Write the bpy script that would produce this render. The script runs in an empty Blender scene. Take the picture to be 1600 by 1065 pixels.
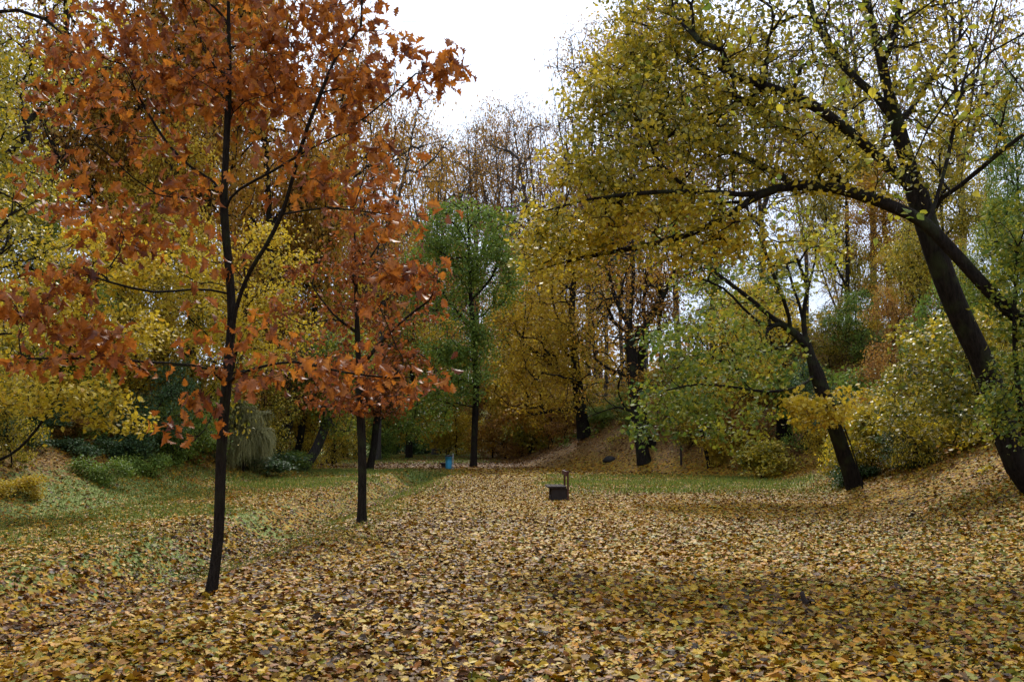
import bpy, math
import numpy as np
from mathutils import Vector
R = math.radians
RNG = np.random.default_rng(7)

# ------------------------------------------------------------------ camera, world, sun, exposure
F = 1500.0; PITCH = R(6.0); CAMZ = 1.6
scn = bpy.context.scene
C = scn.collection
cam = bpy.data.cameras.new("camera"); camo = bpy.data.objects.new("camera", cam); C.objects.link(camo)
cam.sensor_width = 36; cam.lens = F/1600*36; cam.clip_end = 3000; cam.clip_start = .05
camo.location = (0, 0, CAMZ); camo.rotation_euler = (R(90)+PITCH, 0, 0)
scn.camera = camo
SUN_EL, SUN_AZ = 48, 2           # azimuth clockwise from +Y (view direction)
w = bpy.data.worlds.new("World"); scn.world = w; w.use_nodes = True
nt = w.node_tree; nt.nodes.clear()
def N(nt, t, **k):
    n = nt.nodes.new(t)
    for a, b in k.items(): setattr(n, a, b)
    return n
wo = N(nt, 'ShaderNodeOutputWorld'); bg = N(nt, 'ShaderNodeBackground'); bg.inputs[1].default_value = .11
sky = N(nt, 'ShaderNodeTexSky', sky_type='NISHITA', sun_disc=False)
sky.sun_elevation = R(SUN_EL); sky.sun_rotation = R(SUN_AZ); sky.air_density = 1.0; sky.dust_density = 1.0
tc = N(nt, 'ShaderNodeTexCoord'); no = N(nt, 'ShaderNodeTexNoise'); no.inputs['Scale'].default_value = 1.6; no.inputs['Detail'].default_value = 5
mp = N(nt, 'ShaderNodeMapRange'); mp.inputs[1].default_value = .36; mp.inputs[2].default_value = .60; mp.inputs[3].default_value = .45; mp.inputs[4].default_value = 1
mx = N(nt, 'ShaderNodeMix', data_type='RGBA'); 
sx_ = N(nt, 'ShaderNodeSeparateXYZ'); me_ = N(nt, 'ShaderNodeMapRange'); me_.inputs[1].default_value = .16; me_.inputs[2].default_value = .5
mc_ = N(nt, 'ShaderNodeMix', data_type='RGBA'); mc_.inputs[6].default_value = (5.5, 6.3, 7.9, 1); mc_.inputs[7].default_value = (9.2, 10.1, 12.0, 1)
nt.links.new(tc.outputs['Generated'], sx_.inputs[0]); nt.links.new(sx_.outputs['Z'], me_.inputs[0]); nt.links.new(me_.outputs[0], mc_.inputs[0]); nt.links.new(mc_.outputs[2], mx.inputs[7])
nt.links.new(tc.outputs['Generated'], no.inputs['Vector']); nt.links.new(no.outputs['Fac'], mp.inputs[0])
nt.links.new(mp.outputs[0], mx.inputs[0]); nt.links.new(sky.outputs[0], mx.inputs[6])
nt.links.new(mx.outputs[2], bg.inputs[0]); nt.links.new(bg.outputs[0], wo.inputs[0])
sl = bpy.data.lights.new("sun", 'SUN'); sl.energy = 2.9; sl.angle = R(10); sl.color = (1, .95, .86)
so = bpy.data.objects.new("sun", sl); C.objects.link(so)
_d = Vector((math.sin(R(SUN_AZ))*math.cos(R(SUN_EL)), math.cos(R(SUN_AZ))*math.cos(R(SUN_EL)), math.sin(R(SUN_EL))))
so.rotation_euler = _d.to_track_quat('Z', 'Y').to_euler()
scn.view_settings.view_transform = 'Standard'; scn.view_settings.look = 'None'
scn.view_settings.exposure = 0.6; scn.view_settings.gamma = 1
scn.cycles.max_bounces = 8; scn.cycles.diffuse_bounces = 4; scn.cycles.transmission_bounces = 4
scn.cycles.sample_clamp_indirect = 6

# ------------------------------------------------------------------ maths helpers
def vnoise(x, y, s, seed=0):
    x = np.asarray(x, float)/s+1000; y = np.asarray(y, float)/s+1000
    xi = np.floor(x).astype(np.int64); yi = np.floor(y).astype(np.int64)
    fx = x-xi; fy = y-yi; fx = fx*fx*(3-2*fx); fy = fy*fy*(3-2*fy)
    def h(a, b):
        n = (a*73856093) ^ (b*19349663) ^ (seed*83492791+12345)
        n = (n ^ (n >> 13))*1274126177 & 0x7fffffff
        n = (n ^ (n >> 15))*668265263 & 0x7fffffff
        return (n % 65536)/65536.
    return (h(xi, yi)*(1-fx)+h(xi+1, yi)*fx)*(1-fy)+(h(xi, yi+1)*(1-fx)+h(xi+1, yi+1)*fx)*fy
def fbm(x, y, s, seed=0, o=3):
    r = 0; a = .5; t = 0
    for i in range(o): r = r+a*vnoise(x, y, s/2**i, seed+i); t += a; a *= .5
    return r/t
def sstep(a, b, x):
    t = np.clip((np.asarray(x, float)-a)/(b-a), 0, 1); return t*t*(3-2*t)
LY = [-60, 0, 24, 53, 60, 80, 110, 200, 400]; LX = [-11.5, -11.5, -11.3, -12, -15, -25, -35, -72, -150]
RY = [-60, 0, 16, 28, 42, 52, 58, 66, 80, 95, 115, 140, 200, 400]; RX = [8, 7.5, 8.0, 10.2, 12.3, 8.5, 4.8, 1.8, 1.5, 0, -6, -15, -40, -110]
def height(x, y):
    x = np.asarray(x, float); y = np.asarray(y, float)
    dl = np.interp(y, LY, LX)-x; dr = x-np.interp(y, RY, RX)
    wl = .8*fbm(x, y, 5, 3); wr = .8*fbm(x, y, 5, 9)
    def bank(d, H, W):
        t = np.clip((d+1.2)/W, 0, 1)
        return H*(t*t*(3-2*t)*.55+t*.45*(t > 0))
    z = bank(dl+wl-.4, 8.5, 15)+bank(dr+wr-.4, 8.0, 15)
    z = z+.12*(fbm(x, y, 6, 20)-.5)+.05*(fbm(x, y, 1.3, 30)-.5)
    xd = -5.2+.01*y+.35*(vnoise(x*0, y, 5, 6)-.5); u = x-xd; f = sstep(60, 48, y)*(.8+.4*vnoise(x*0, y, 6, 5))
    z = z-.46*f*sstep(-1.1, -.1, u)*sstep(2.0, .1, u)+.05*f*np.exp(-((u+1.5)/.8)**2)
    return z
def hz(x, y): return float(height(x, y))
def P(px, py, D):
    u = (px-800)/F; v = (532.5-py)/F
    yy = math.cos(PITCH)-v*math.sin(PITCH); zz = math.sin(PITCH)+v*math.cos(PITCH)
    return np.array([u/yy*D, D, CAMZ+zz/yy*D])
def onG(px, D):
    p = P(px, 650, D); return np.array([p[0], D, hz(p[0], D)])
def nrm(v): return v/np.maximum(np.linalg.norm(v, axis=-1, keepdims=True), 1e-9)

# ------------------------------------------------------------------ mesh accumulation
class Acc:
    def __init__(s): s.v = []; s.l = []; s.t = []; s.m = []; s.r = []; s.n = 0
    def add(s, V, L, T, mat=0, rnd=None):
        V = np.asarray(V, np.float32).reshape(-1, 3); L = np.asarray(L, np.int64)
        s.v.append(V); s.l.append(L+s.n); s.t.append(np.asarray(T, np.int64)); s.m.append(np.full(len(T), mat))
        s.r.append(np.zeros(len(V)) if rnd is None else np.asarray(rnd, np.float32).reshape(-1)); s.n += len(V)
    def build(s, name, mats, parent=None, smooth=False, kind=None):
        me = bpy.data.meshes.new(name)
        if s.n:
            V = np.concatenate(s.v); L = np.concatenate(s.l); T = np.concatenate(s.t); M = np.concatenate(s.m); Rr = np.concatenate(s.r)
            me.vertices.add(len(V)); me.vertices.foreach_set('co', V.ravel().astype(np.float32))
            me.loops.add(len(L)); me.loops.foreach_set('vertex_index', L.astype(np.int32))
            me.polygons.add(len(T)); st = np.concatenate([[0], np.cumsum(T)[:-1]])
            me.polygons.foreach_set('loop_start', st.astype(np.int32))
            me.polygons.foreach_set('material_index', M.astype(np.int32))
            me.polygons.foreach_set('use_smooth', np.full(len(T), smooth))
            me.update(calc_edges=True)
            a = me.attributes.new('rnd', 'FLOAT', 'POINT'); a.data.foreach_set('value', Rr.astype(np.float32))
        for m in (mats if isinstance(mats, (list, tuple)) else [mats]): me.materials.append(m)
        o = bpy.data.objects.new(name, me); C.objects.link(o); o.parent = parent
        if kind: o['kind'] = kind
        return o
def tag(o, label=None, cat=None, group=None, kind=None):
    for k, v in (('label', label), ('category', cat), ('group', group), ('kind', kind)):
        if v: o[k] = v
    return o
def empty(name, loc, label=None, cat=None, group=None, rz=0):
    o = bpy.data.objects.new(name, None); C.objects.link(o); o.location = [float(a) for a in loc]; o.rotation_euler[2] = rz
    o.empty_display_size = .3
    return tag(o, label, cat, group)

def tubes(acc, Pt, Rd, sides, mat=0):
    """Pt (c,m,3) chains, Rd (c,m)"""
    c, m, _ = Pt.shape
    T = nrm(np.gradient(Pt, axis=1))
    ref = np.zeros((c, 1, 3)); tm = np.abs(T.mean(1)); k = np.argmin(tm, axis=1); ref[np.arange(c), 0, k] = 1
    A = nrm(np.cross(T, np.broadcast_to(ref, T.shape))); B = np.cross(T, A)
    th = np.linspace(0, 2*np.pi, sides, endpoint=False)
    ring = A[:, :, None, :]*np.cos(th)[None, None, :, None]+B[:, :, None, :]*np.sin(th)[None, None, :, None]
    V = Pt[:, :, None, :]+ring*Rd[:, :, None, None]
    idx = np.arange(c*m*sides).reshape(c, m, sides); nx = np.roll(idx, -1, axis=2)
    L = np.stack([idx[:, :-1], nx[:, :-1], nx[:, 1:], idx[:, 1:]], -1).reshape(-1)
    acc.add(V, L, np.full(len(L)//4, 4), mat, np.repeat(RNG.random(c), m*sides))

# ------------------------------------------------------------------ leaf templates (x along the leaf, y across, z normal)
def tmpl(half, fold=.12, curl=0., fan=False):
    """half: outline points on one side (x,y) from base to tip exclusive; quads to the midrib"""
    h = np.array(half, float); n = len(h)
    mid = np.stack([h[:, 0], 0*h[:, 0]], 1)
    V = [(0, 0, 0)]
    for i in range(n): V.append((mid[i, 0], 0, 0))
    V.append((1, 0, 0))
    for s in (1, -1):
        for i in range(n): V.append((h[i, 0], s*h[i, 1], fold*abs(h[i, 1])*2))
    V = np.array(V)
    V[:, 2] -= curl*(V[:, 0]-.3)**2
    L = []; T = []
    for s in (0, 1):
        o = n+2+s*n
        def f(*a):
            a = list(a)
            if s: a = a[::-1]
            L.extend(a); T.append(len(a))
        f(0, 1, o)
        for i in range(n-1): f(1+i, 2+i, o+i+1, o+i)
        f(n, n+1, o+n-1)
    return V, np.array(L), np.array(T)
def tmpl_poly(pts, curl=.3, cup=.2):
    """fan from the centre; outline closed polygon of a lobed leaf"""
    p = np.array(pts, float); c = np.array([[.42, 0]])
    q = np.concatenate([c, p]); z = cup*((q[:, 0]-.42)**2+q[:, 1]**2)*1.2-curl*(q[:, 1]**2)*.8+curl*.3*np.sin(q[:, 0]*6)*.3
    V = np.column_stack([q, z]); n = len(p)
    L = []; 
    for i in range(n): L += [0, 1+i, 1+(i+1) % n]
    return V, np.array(L), np.full(n, 3)
T_DIA = (np.array([(0, 0, 0), (.5, .34, .08), (1, 0, -.04), (.5, -.34, .08)]), np.array([0, 2, 1, 0, 3, 2]), np.array([3, 3]))
T_OVA = tmpl([(.15, .22), (.45, .33), (.8, .16)], .15, .25)
T_OVB = tmpl([(.15, .26), (.45, .36), (.8, .15)], -.1, -.35)
mh = [(0, 0), (-.05, .2), (.12, .17), (.1, .42), (.3, .3), (.42, .56), (.5, .38), (.62, .44), (.62, .2), (.8, .22), (.84, .08), (1, 0)]
mpoly = mh+[(x, -y) for x, y in mh[1:-1][::-1]]
mpoly = [(x, y*.95) for x, y in mpoly]
T_MAP = tmpl_poly(mpoly, .3, .3); T_MAP2 = tmpl_poly(mpoly, -.5, -.3)
T_OAK = tmpl([(.1, .05), (.22, .19), (.29, .12), (.42, .33), (.50, .17), (.64, .38), (.71, .18), (.84, .25), (.88, .10)], .25, .3)
T_OAK3 = tmpl([(.1, .04), (.22, .15), (.30, .06), (.42, .29), (.52, .15), (.66, .35), (.74, .16), (.86, .22), (.9, .08)], .5, 1.1)
T_OAK2 = tmpl([(.1, .05), (.25, .2), (.33, .08), (.46, .35), (.55, .18), (.70, .34), (.80, .16), (.92, .15)], -.2, -.5)

def put_leaves(acc, pos, d, n, size, rnd, T, mat=0):
    V, L, TT = T; k = len(pos)
    if k == 0: return
    x = nrm(d); z = nrm(n-(n*x).sum(-1, keepdims=True)*x); y = np.cross(z, x)
    M = np.stack([x, y, z], 1)*np.asarray(size).reshape(-1, 1, 1)           # (k,3,3)
    W = np.einsum('va,kab->kvb', V, M)+pos[:, None, :]
    LL = (L[None, :]+(np.arange(k)*len(V))[:, None]).reshape(-1)
    acc.add(W, LL, np.tile(TT, k), mat, np.repeat(rnd, len(V)))

# ------------------------------------------------------------------ materials
def mat_new(name):
    m = bpy.data.materials.new(name); m.use_nodes = True; m.node_tree.nodes.clear(); return m, m.node_tree
def ramp(nt, cols, interp='LINEAR'):
    r = N(nt, 'ShaderNodeValToRGB'); r.color_ramp.interpolation = interp
    e = r.color_ramp.elements
    while len(e) < len(cols): e.new(.5)
    n = len(cols)
    for i, c in enumerate(cols):
        e[i].position = i/(n-1) if interp == 'LINEAR' else i/n
        e[i].color = (*c, 1)
    return r
def leaf_mat(name, cols, trans=.4, rough=.55, spec=.35):
    m, nt = mat_new(name)
    o = N(nt, 'ShaderNodeOutputMaterial'); b = N(nt, 'ShaderNodeBsdfPrincipled'); t = N(nt, 'ShaderNodeBsdfTranslucent'); x = N(nt, 'ShaderNodeMixShader')
    a = N(nt, 'ShaderNodeAttribute', attribute_name='rnd'); r = ramp(nt, cols)
    g = N(nt, 'ShaderNodeNewGeometry'); nz = N(nt, 'ShaderNodeTexNoise'); nz.inputs['Scale'].default_value = 28
    hs = N(nt, 'ShaderNodeHueSaturation'); mr = N(nt, 'ShaderNodeMapRange'); mr.inputs[3].default_value = .62; mr.inputs[4].default_value = 1.35
    nt.links.new(g.outputs['Position'], nz.inputs['Vector']); nt.links.new(nz.outputs['Fac'], mr.inputs[0]); mr.inputs[1].default_value = .25; mr.inputs[2].default_value = .75
    nt.links.new(mr.outputs[0], hs.inputs['Value'])
    nt.links.new(a.outputs['Fac'], r.inputs[0]); nt.links.new(r.outputs[0], hs.inputs['Color'])
    nt.links.new(hs.outputs[0], b.inputs['Base Color']); nt.links.new(hs.outputs[0], t.inputs['Color'])
    b.inputs['Roughness'].default_value = rough; b.inputs['Specular IOR Level'].default_value = spec
    x.inputs[0].default_value = trans
    nt.links.new(b.outputs[0], x.inputs[1]); nt.links.new(t.outputs[0], x.inputs[2]); nt.links.new(x.outputs[0], o.inputs[0])
    return m
def bark_mat(name, c1, c2, scale=9):
    m, nt = mat_new(name)
    o = N(nt, 'ShaderNodeOutputMaterial'); b = N(nt, 'ShaderNodeBsdfPrincipled'); b.inputs['Roughness'].default_value = .95; b.inputs['Specular IOR Level'].default_value = .1
    tc = N(nt, 'ShaderNodeTexCoord'); mpn = N(nt, 'ShaderNodeMapping'); mpn.inputs['Scale'].default_value = (scale*2.5, scale*2.5, scale*.5)
    nz = N(nt, 'ShaderNodeTexNoise'); nz.inputs['Scale'].default_value = 1; nz.inputs['Detail'].default_value = 6; nz.inputs['Roughness'].default_value = .7
    r = ramp(nt, [c1, c1, c2, tuple(a*4.5 for a in c2)]); bp = N(nt, 'ShaderNodeBump'); bp.inputs['Strength'].default_value = 1; bp.inputs['Distance'].default_value = .06
    nt.links.new(tc.outputs['Object'], mpn.inputs[0]); nt.links.new(mpn.outputs[0], nz.inputs['Vector'])
    nt.links.new(nz.outputs['Fac'], r.inputs[0]); nt.links.new(nz.outputs['Fac'], bp.inputs['Height'])
    n2 = N(nt, 'ShaderNodeTexNoise'); n2.inputs['Scale'].default_value = 2.2; n2.inputs['Detail'].default_value = 4; nt.links.new(tc.outputs['Object'], n2.inputs['Vector'])
    mr = N(nt, 'ShaderNodeMapRange'); mr.inputs[1].default_value = .52; mr.inputs[2].default_value = .68; mr.inputs[4].default_value = .7; nt.links.new(n2.outputs['Fac'], mr.inputs[0])
    mo = N(nt, 'ShaderNodeMix', data_type='RGBA'); mo.inputs[7].default_value = (.035, .042, .016, 1); nt.links.new(mr.outputs[0], mo.inputs[0]); nt.links.new(r.outputs[0], mo.inputs[6]); nt.links.new(mo.outputs[2], b.inputs['Base Color'])
    nt.links.new(bp.outputs[0], b.inputs['Normal']); nt.links.new(b.outputs[0], o.inputs[0])
    return m
def flat_mat(name, col, rough=.7, var=.25, scale=20, spec=.3):
    m, nt = mat_new(name)
    o = N(nt, 'ShaderNodeOutputMaterial'); b = N(nt, 'ShaderNodeBsdfPrincipled'); b.inputs['Roughness'].default_value = rough; b.inputs['Specular IOR Level'].default_value = spec
    tc = N(nt, 'ShaderNodeTexCoord'); nz = N(nt, 'ShaderNodeTexNoise'); nz.inputs['Scale'].default_value = scale; nz.inputs['Detail'].default_value = 5
    r = ramp(nt, [tuple(a*(1-var) for a in col), col, tuple(min(1, a*(1+var)) for a in col)])
    nt.links.new(tc.outputs['Object'], nz.inputs['Vector']); nt.links.new(nz.outputs['Fac'], r.inputs[0]); nt.links.new(r.outputs[0], b.inputs['Base Color']); nt.links.new(b.outputs[0], o.inputs[0])
    return m

BARK = bark_mat('dark_bark', (.006, .005, .004), (.028, .022, .018))
BARK_O = bark_mat('oak_bark', (.008, .006, .005), (.034, .027, .021), 14)
BARK_G = bark_mat('grey_bark', (.03, .026, .024), (.085, .075, .07), 7)
LM = {
 'oak': leaf_mat('russet_oak_leaf', [(.07, .020, .010), (.16, .045, .012), (.28, .085, .014), (.34, .105, .016), (.46, .17, .02), (.15, .042, .016), (.28, .082, .02)], .42, .5, .3),
 'redoak': leaf_mat('dull_red_leaf', [(.09, .028, .012), (.19, .055, .014), (.32, .10, .016), (.24, .065, .02), (.42, .18, .03)], .4),
 'orange': leaf_mat('orange_leaf', [(.13, .055, .014), (.27, .11, .016), (.40, .19, .02), (.48, .27, .024), (.26, .19, .025), (.32, .13, .018)], .4),
 'golden': leaf_mat('golden_leaf', [(.20, .10, .018), (.36, .21, .02), (.50, .32, .024), (.58, .40, .03), (.32, .27, .03), (.42, .24, .02)], .42),
 'brown': leaf_mat('brown_leaf', [(.13, .06, .02), (.25, .11, .025), (.36, .17, .03), (.42, .25, .04), (.28, .18, .04)], .35),
 'yellow': leaf_mat('yellow_leaf', [(.16, .15, .02), (.34, .26, .022), (.50, .36, .026), (.58, .43, .03), (.44, .25, .02), (.36, .32, .04)], .4),
 'ygreen': leaf_mat('yellow_green_leaf', [(.06, .08, .012), (.14, .155, .018), (.28, .24, .022), (.45, .35, .028), (.60, .45, .032), (.52, .31, .02)], .42, .42, .5),
 'lime': leaf_mat('lime_leaf', [(.045, .09, .02), (.09, .15, .022), (.18, .22, .025), (.34, .32, .03), (.50, .42, .035)], .42),
 'green': leaf_mat('green_leaf', [(.055, .10, .018), (.10, .17, .026), (.15, .23, .03), (.21, .27, .035), (.30, .31, .04)], .35),
 'dgreen': leaf_mat('dark_green_leaf', [(.018, .04, .014), (.035, .07, .022), (.05, .10, .03), (.08, .13, .035), (.12, .14, .04)], .3),
 'straw': leaf_mat('straw_leaf', [(.16, .16, .06), (.27, .26, .10), (.40, .36, .15), (.24, .25, .09)], .35),
}

# ------------------------------------------------------------------ tree growing
def catmull(pts, step):
    p = np.array(pts, float)
    if len(p) == 2: p = np.array([p[0], (p[0]+p[1])/2, p[1]])
    q = np.concatenate([[2*p[0]-p[1]], p, [2*p[-1]-p[-2]]]); out = []
    for i in range(len(p)-1):
        a, b, c, d = q[i:i+4]; n = max(2, int(np.linalg.norm(c-b)/step))
        for t in np.linspace(0, 1, n, endpoint=False):
            out.append(.5*((2*b)+(-a+c)*t+(2*a-5*b+4*c-d)*t*t+(-a+3*b-3*c+d)*t**3))
    out.append(p[-1]); return np.array(out)
class Skel:
    def __init__(s, cap=60000):
        s.P = np.zeros((cap, 3)); s.par = np.full(cap, -1); s.Ln = np.zeros(cap); s.D = np.zeros((cap, 3)); s.ok = np.zeros(cap, bool)
        s.own = np.zeros(cap, int); s.cnt = np.zeros(cap); s.n = 0; s.ch = []
    def chain(s, parent, pts, own, lev, ok=True):
        m = len(pts); i0 = s.n; ids = np.arange(i0, i0+m)
        s.P[ids] = pts; s.par[ids] = ids-1; s.par[i0] = parent; s.n += m; s.own[ids] = own; s.ok[ids] = ok
        base = s.P[parent] if parent >= 0 else pts[0]; L0 = s.Ln[parent] if parent >= 0 else 0
        full = np.concatenate([[base], pts]); seg = np.linalg.norm(np.diff(full, axis=0), axis=1)
        s.Ln[ids] = L0+np.cumsum(seg); dd = nrm(np.diff(full, axis=0))
        if parent < 0 and m > 1: dd[0] = dd[1]
        s.D[ids] = dd; s.ch.append((parent, ids, own, lev)); return ids
    def nearest(s, p):
        return int(np.argmin(((s.P[:s.n]-p)**2).sum(1)))
    def grow(s, tips, bf, m, lev, jit=.08, up=.5, follow=.5, rng=RNG, sag=0.):
        out = np.zeros((len(tips), m+1, 3))
        lev0 = s.n
        d0 = np.array([np.min(((s.P[:s.n:3]-t)**2).sum(1)) for t in tips]) if len(tips) < 400 else rng.random(len(tips))
        tips = tips[np.argsort(d0)]
        tt = np.linspace(0, 1, m+1)[1:, None]
        for k, t in enumerate(tips):
            Pn = s.P[:s.n]; v = t-Pn; d = np.sqrt((v**2).sum(1))+1e-6
            cost = d+bf*s.Ln[:s.n]+up*np.maximum(0, Pn[:, 2]-t[2])+.35*d*(1-(v*s.D[:s.n]).sum(1)/d)+1e6*(~s.ok[:s.n])
            j = int(np.argmin(cost)); L = d[j]; p0 = Pn[j].copy()
            c = p0+(s.D[j]*follow+v[j]/L*(1-follow))*L*.45
            c[2] += .06*L
            pts = (1-tt)**2*p0+2*(1-tt)*tt*c+tt**2*t
            pts = pts+rng.normal(0, jit*L/m, (m, 3))*(1-.5*tt); pts[:, 2] -= sag*L*(tt[:, 0]**2)
            out[k, 0] = p0; out[k, 1:] = pts
            s.chain(j, pts, s.own[j], lev)
        return out
    def radii(s, rbase, rtip, flare=1.0):
        n = s.n; c = np.zeros(n)
        for par, ids, own, lev in s.ch: c[ids[-1]] += 1
        for i in range(n-1, 0, -1):
            if s.par[i] >= 0: c[s.par[i]] += c[i]
        e = math.log(max(c[0], 2))/math.log(rbase/rtip)
        s.r = rtip*np.maximum(c, 1)**(1/e); s.c = c
        return s.r
    def wood(s, accs, mind=0, flare=0.35, trunk_taper=.25, rmin=.0025):
        """accs: dict owner->Acc"""
        groups = {}
        for par, ids, own, lev in s.ch:
            full = np.concatenate([[par], ids]) if par >= 0 else ids
            r = s.r[full].copy()
            if par >= 0: r[0] = min(r[0], r[1]*1.15)
            if lev >= 2: r = r*np.linspace(1, .55, len(r))
            if par < 0:
                h = s.Ln[full]; r = r*(1+flare*np.exp(-h/(rmax(r)*2.2)))
            r = np.maximum(r, rmin)
            sides = 12 if r[0] > .08 else 8 if r[0] > .035 else 5 if r[0] > .012 else 3
            groups.setdefault((own if own in accs else 0, len(full), sides), []).append((s.P[full], r))
        for (own, m, sides), g in groups.items():
            tubes(accs[own], np.array([a for a, b in g]), np.array([b for a, b in g]), sides)
def rmax(r): return float(np.max(r))

def blob_tips(blobs, n, rng, clump=0.35, shell=.5, nc=None):
    """blobs: (center, radii, weight); returns n points, clumped"""
    B = [(np.array(b[0], float), np.array(b[1], float)*np.ones(3), b[2] if len(b) > 2 else 1) for b in blobs]
    wts = np.array([b[2]*np.prod(b[1])**(2/3.) for b in B]); wts /= wts.sum()
    def samp(k):
        idx = rng.choice(len(B), k, p=wts); c = np.array([B[i][0] for i in idx]); r = np.array([B[i][1] for i in idx])
        d = nrm(rng.normal(size=(k, 3))); rad = rng.random(k)**(1/3.); rad = rad*(1-shell)+shell*rng.random(k)**.15
        return c+d*r*rad[:, None], r
    nc = nc or max(6, n//14)
    cc, rr = samp(nc); idx = rng.integers(0, nc, n)
    pts = cc[idx]+rng.normal(size=(n, 3))*rr[idx]*np.array([clump, clump, clump*.6])*.5
    free, _ = samp(n); m = rng.random(n) < .35; pts[m] = free[m]
    return pts

def make_tree(root, limbs, blobs, leaf, rb, rng, tips=(30, 240, 1800), per=8, size=.08, T=T_DIA, bark=BARK, bf=.25, spread=.12,
              droop=.3, up=.5, zmin=1.5, rt=.003, clump=.35, shell=.5, parts=True, follow=.5, leafmat=None, hue=None, flatn=.6, sag=0., name_crown='crown', flare=.35, lr=None):
    """limbs: list of (attach index of limb or None, points); limb 0 is the trunk. all local to root"""
    s = Skel(); 
    for k, (att, pts) in enumerate(limbs):
        q = catmull(pts, .25 if rb < .12 else .4)
        if att is None:
            s.chain(-1, q, k, 0); ids = np.arange(s.n-len(q), s.n); s.ok[ids] = q[:, 2] > zmin
        else:
            j = s.nearest(q[0]); s.chain(j, q[1:], k, 1)
    big = blob_tips(blobs, tips[0], rng, .2, .2); med = blob_tips(blobs, tips[1], rng, clump, shell)
    fine = blob_tips(blobs, tips[2], rng, clump*.8, shell, nc=max(8, tips[1]//2))
    s.grow(big, bf, 6, 2, .12, up, follow, rng); s.grow(med, bf*.8, 4, 3, .12, up, follow, rng); s.nfine = s.n
    seg = s.grow(fine, bf*.5, 3, 4, .12, up*.6, follow, rng, sag)
    s.radii(rb, rt)
    for k, rk in enumerate(lr or []):
        mk = s.own[:s.n] == k+1
        if mk.any():
            i0 = int(np.argmax(mk)); f = min(1, rk/s.r[i0]); s.r[mk] = np.maximum(s.r[mk]*f, rt*.8)
    used = sorted(set([0]+([k for k in range(1, len(limbs))] if parts else [])))
    accs = {k: Acc() for k in used}
    s.wood(accs, flare=flare)
    accs[0].build('trunk', bark, root, True)
    for k in used[1:]: accs[k].build('limb', bark, root, True)
    # leaves
    n = len(seg); k = per
    if k:
        L = np.linalg.norm(seg[:, -1]-seg[:, 0], axis=1)
        u = 1-rng.random((n, k))**1.3*np.clip(.55/np.maximum(L, .01), .25, .9)[:, None]
        f = u*3; i = np.clip(f.astype(int), 0, 2); a = (f-i)[..., None]; ar = np.arange(n)[:, None]
        pos = seg[ar, i]*(1-a)+seg[ar, i+1]*a
        pos = pos+rng.normal(size=(n, k, 3))*spread*np.array([1, 1, .7])
        td = nrm(seg[:, -1]-seg[:, -2])[:, None, :]
        d = td*.6+rng.normal(size=(n, k, 3))*.8; d[..., 2] -= droop
        nn = rng.normal(size=(n, k, 3))*(1-flatn)+np.array([0, 0, 1])*flatn*1.3
        # clustered colour: nearby twigs agree
        cl = rng.random((n, 1))
        if hue is not None: cl = np.clip(hue(seg[:, -1])[:, None]+rng.normal(0, .12, (n, 1)), 0, 1)
        rn = np.clip(.55*cl+.45*rng.random((n, k)), 0, 1)
        if hue is not None: rn = np.clip(cl+rng.normal(0, .13, (n, k)), 0, 1)
        sz = size*rng.uniform(.65, 1.25, (n, k))
        pos = pos.reshape(-1, 3); d = d.reshape(-1, 3); nn = nn.reshape(-1, 3); rn = rn.ravel(); sz = sz.ravel()
        acc = Acc(); Ts = T if isinstance(T, list) else [T]
        pick = rng.integers(0, len(Ts), len(pos))
        for q, tt in enumerate(Ts):
            mk = pick == q; put_leaves(acc, pos[mk], d[mk], nn[mk], sz[mk], rn[mk], tt)
        acc.build(name_crown, leafmat or LM[leaf], root)
    return s
def loc(base, lst): return [tuple(np.asarray(p)-base) for p in lst]
def PB(base, px, py, D, rx, ry, rz, wt=1):
    p = P(px, py, D)-base; return (p, (rx/F*D, rz, ry/F*D), wt)

# ------------------------------------------------------------------ GROUND
def axis(a, b, fine, lo, hi, n):
    mid = np.arange(a, b, fine); up_ = b+(hi-b)*(np.linspace(0, 1, n)**2.2); dn = a-(a-lo)*(np.linspace(0, 1, n)[1:]**2.2)
    return np.concatenate([dn[::-1], mid, up_])
gx = axis(-20, 20, .22, -900, 900, 60); gy = axis(0, 70, .3, -300, 1500, 70)
GX, GY = np.meshgrid(gx, gy); GZ = height(GX, GY)
def grassmask(x, y):
    n = fbm(x, y, 2.6, 41); n2 = fbm(x, y, .7, 51)
    xd = -5.2+.01*y
    left = sstep(1.6, -2.6, x-(-1.6-.02*y)+3*(n-.5))*sstep(-13, -11, x)*sstep(11, 18, y+4*(n2-.5))*sstep(62, 52, y)*.8
    left = np.maximum(left, .55*np.exp(-((x-xd+1.2)/.6)**2)*sstep(5, 8, y)*sstep(40, 30, y))
    right = 1.3*np.exp(-((y-37)/7)**2)*sstep(.4, 2.2, x)*sstep(12, 9.5, x)*1.1
    far = sstep(62, 75, y)*.75*sstep(2, -6, x)
    side = .3*sstep(4.5, 8, x)*sstep(24, 10, y)
    g = np.maximum.reduce([left, right, far, side])
    return np.clip(np.maximum(g*(.4+1.0*sstep(.35, .62, n))-.25*n2, right*(.12+.75*sstep(.3, .75, .5*n+.5*n2))), 0, 1)
acc = Acc(); ny, nx_ = GX.shape
ids = np.arange(ny*nx_).reshape(ny, nx_)
L = np.stack([ids[:-1, :-1], ids[:-1, 1:], ids[1:, 1:], ids[1:, :-1]], -1).reshape(-1)
acc.add(np.stack([GX, GY, GZ], -1), L, np.full(len(L)//4, 4), 0, grassmask(GX, GY).ravel())
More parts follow.
